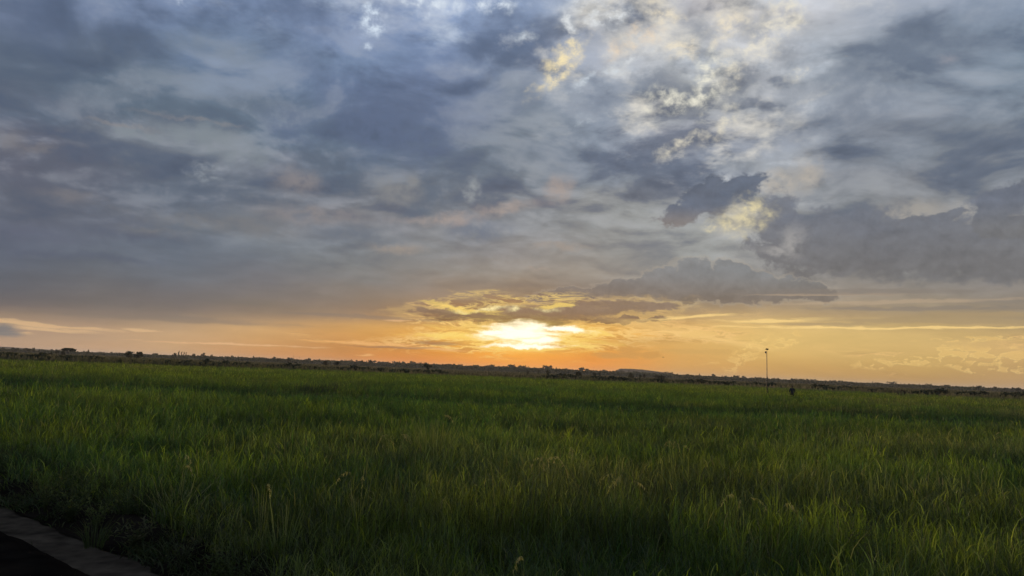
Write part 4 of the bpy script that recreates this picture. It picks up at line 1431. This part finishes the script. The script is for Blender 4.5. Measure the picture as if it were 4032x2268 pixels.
qx, qy = far(3119, 80.0)
man = thing('person', (qx, qy, 0), 'person in dark shirt and trousers standing waist deep in the rice', 'person')
bodych = [
    [((0, 0, 0.96), (0.16, 0.11)), ((0, 0, 1.15), (0.145, 0.10)), ((0, 0, 1.34), (0.17, 0.11)), ((0, 0, 1.47), (0.10, 0.08)),
     ((0, 0.0, 1.54), 0.055), ((0, 0.01, 1.60), 0.07), ((0, 0.01, 1.68), (0.082, 0.095)), ((0, 0.0, 1.76), 0.055)],
    [((0, 0.01, 1.60), 0.07), ((0, 0.10, 1.635), 0.018)],
]
for sgn in (-1, 1):
    hand = (sgn * 0.17, 0.22, 1.02)
    bodych.append([((0, 0, 1.34), (0.17, 0.11)), ((sgn * 0.19, 0, 1.42), 0.065), ((sgn * 0.27, -0.03, 1.14), 0.046), ((sgn * 0.20, 0.15, 1.03), 0.033), (hand, 0.034)])
    for f in range(4):
        bodych.append([(hand, 0.034), (((sgn * (0.145 + 0.018 * f)), 0.28 + 0.008 * (f % 3), 1.01), 0.009), ((sgn * (0.14 + 0.018 * f), 0.30, 0.975), 0.008)])
    bodych.append([(hand, 0.034), ((sgn * 0.125, 0.235, 1.05), 0.010), ((sgn * 0.115, 0.265, 1.055), 0.008)])
    bodych.append([((0, 0, 0.96), (0.16, 0.11)), ((sgn * 0.10, 0, 0.86), 0.09), ((sgn * 0.11, 0.01, 0.49), 0.058), ((sgn * 0.115, -0.01, 0.09), 0.04), ((sgn * 0.12, 0.13, 0.03), 0.032)])
skin_mesh('body', bodych, M_SKIN, man)
sh = [[((0, 0, 0.84), (0.19, 0.14)), ((0, 0, 1.15), (0.165, 0.12)), ((0, 0, 1.34), (0.19, 0.125)), ((0, 0, 1.485), (0.11, 0.09))]]
for sgn in (-1, 1):
    sh.append([((0, 0, 1.34), (0.19, 0.125)), ((sgn * 0.192, 0, 1.425), 0.078), ((sgn * 0.272, -0.03, 1.14), 0.062), ((sgn * 0.225, 0.09, 1.07), 0.05)])
skin_mesh('shirt', sh, M_SHIRT, man)
tr = [[((0, 0, 1.08), (0.165, 0.115)), ((0, 0, 0.92), (0.178, 0.13))]]
for sgn in (-1, 1):
    tr.append([((0, 0, 0.92), (0.178, 0.13)), ((sgn * 0.10, 0, 0.84), 0.102), ((sgn * 0.11, 0.01, 0.49), 0.074), ((sgn * 0.115, -0.01, 0.12), 0.058)])
skin_mesh('trousers', tr, M_TROUS, man)
skin_mesh('hair', [[((0, -0.02, 1.66), (0.088, 0.098)), ((0, -0.015, 1.74), (0.085, 0.095)), ((0, -0.01, 1.785), 0.05)]], M_HAIR, man)
man.rotation_euler = (0, 0, R(-12))

# ------------------------------------------------------------------ small things in the field
sx_, sy_ = at(3553, 1554, 0.78)
fr = thing('wooden_stakes', (sx_, sy_, 0), 'dark crooked wooden stakes with a crossbar, standing in the grass right of the person', 'stakes')
K = 17.0 * sy_ / FPX / 0.75
bm = bmesh.new(); tube_bm(bm, (-0.22, 0, -0.3), (-0.20, 0, 0.80 + 0.74), 0.085, 0.07, 8); bm_obj('post', bm, M_WOOD, fr)
bm = bmesh.new(); tube_bm(bm, (0.30, 0, 0.75), (0.46, 0, 0.80 + 0.84), 0.07, 0.05, 8); bm_obj('post', bm, M_WOOD, fr)
bm = bmesh.new(); tube_bm(bm, (-0.26, 0.02, 1.52), (0.10, 0.02, 1.50), 0.075, 0.07, 8)
tube_bm(bm, (0.10, 0.02, 1.50), (0.36, 0.02, 1.28), 0.07, 0.06, 8); bm_obj('crossbar', bm, M_WOOD, fr)
st2 = thing('wooden_stake', (sx_ - 0.72, sy_, 0), 'short dark stump leaning left of the crooked stakes', 'stake')
bm = bmesh.new(); tube_bm(bm, (0.14, 0, -0.2), (-0.04, 0, 1.12), 0.11, 0.07, 8); bm_obj('post', bm, M_WOOD, st2)

hx, hy = at(2092, 1487, 0.75)
r = np.random.default_rng(5)
n = 900
ph, rd = r.uniform(0, 6.28, n), np.sqrt(r.random(n))
X, Y = np.cos(ph) * rd * 1.15, np.sin(ph) * rd * 0.8
Z = 1.22 * np.sqrt(np.clip(1 - rd ** 2, 0, 1)) * (0.9 + 0.1 * r.random(n))
T = np.zeros((n, 3)); T[:, 0] = r.random(n); T[:, 1] = ss(X, 0.0, 0.8) * 0.9
A = Acc(); A.add(*blades(X, Y, Z, r.uniform(-0.3, 0.05, n), np.full(n, 0.03), r.uniform(0.15, 0.4, n), ph + r.normal(0, .5, n), np.zeros(n), r.uniform(0, 3, n), 3, T))
hp = A.make('straw_heap', M_STRAW, None, (hx, hy, 0))
tag(hp, 'low heap of cut straw in the field under the sun', 'straw heap')

for (px, top, d_, lb) in [(1154, 1397, 1300, 'thin mast rising above the trees on the left skyline'), (1177, 1401, 1350, 'second fainter mast just right of the first')]:
    x, y = far(px, d_)
    h = CAM_H + (1460 + (px - 2016) * .04 - top) * d_ / FPX
    bm = bmesh.new()
    tube_bm(bm, (0, 0, -0.5), (0, 0, h), 0.22, 0.10, 6)
    for q in range(1, 6):
        tube_bm(bm, (-0.4, 0, h * q / 6), (0.4, 0, h * q / 6), 0.04, 0.04, 4)
    o = bm_obj('mast', bm, M_STEEL)
    o.location = (x, y, 0)
    tag(o, lb, 'mast')

# a bird low over the trees
d_ = 120.0
dv = ray(2611, 1407)
bx, by, bz = dv.x / dv.y * d_, d_, CAM_H + dv.z / dv.y * d_
bird = thing('bird', (bx, by, bz), 'small dark bird flying over the far trees, between the sun and the lamp pole', 'bird')
skin_mesh('body', [[((-0.02, -0.10, 0.0), 0.012), ((0, -0.03, 0), (0.03, 0.028)), ((0, 0.05, 0.005), (0.032, 0.03)), ((0, 0.10, 0.02), 0.022), ((0, 0.135, 0.018), 0.006)],
                   [((0, -0.03, 0), (0.03, 0.028)), ((0.02, -0.16, 0.0), 0.01)]], M_HAIR, bird)
for sgn in (-1, 1):
    V = np.array([(0, 0.05, 0.01), (sgn * 0.09, 0.06, 0.07), (sgn * 0.2, -0.02, 0.05), (sgn * 0.10, -0.03, 0.055), (0, -0.03, 0.0)]) * 1.0
    V = np.concatenate([V, V - np.array([0, 0, 0.008])])
    bm = bmesh.new()
    vs = [bm.verts.new(tuple(v_)) for v_ in V]
    bm.faces.new(vs[:5]); bm.faces.new(vs[5:][::-1])
    for i in range(5):
        bm.faces.new([vs[i], vs[i + 5], vs[(i + 1) % 5 + 5], vs[(i + 1) % 5]])
    bmesh.ops.recalc_face_normals(bm, faces=bm.faces[:])
    bm_obj('wing', bm, M_HAIR, bird, False)
bird.rotation_euler = (0, 0, R(70))

# ------------------------------------------------------------------ evening haze
def haze_box():
    mt, nt = new_mat('haze')
    pv = nt.nodes.new('ShaderNodeVolumePrincipled')
    pv.inputs['Color'].default_value = (0.86, 0.84, 0.88, 1)
    pv.inputs['Density'].default_value = HAZE_DENSITY
    pv.inputs['Anisotropy'].default_value = 0.25
    out = nt.nodes.new('ShaderNodeOutputMaterial')
    nt.links.new(pv.outputs[0], out.inputs['Volume'])
    bm = bmesh.new()
    bmesh.ops.create_cube(bm, size=1.0, matrix=Matrix.Translation((0, 5500, 15)) @ Matrix.Diagonal((19000, 16000, 34, 1)))
    o = bm_obj('haze', bm, mt, None, False)
    tag(o, 'thin evening haze lying over the fields', 'haze', kind='stuff')


HAZE_DENSITY = 0.00009
haze_box()
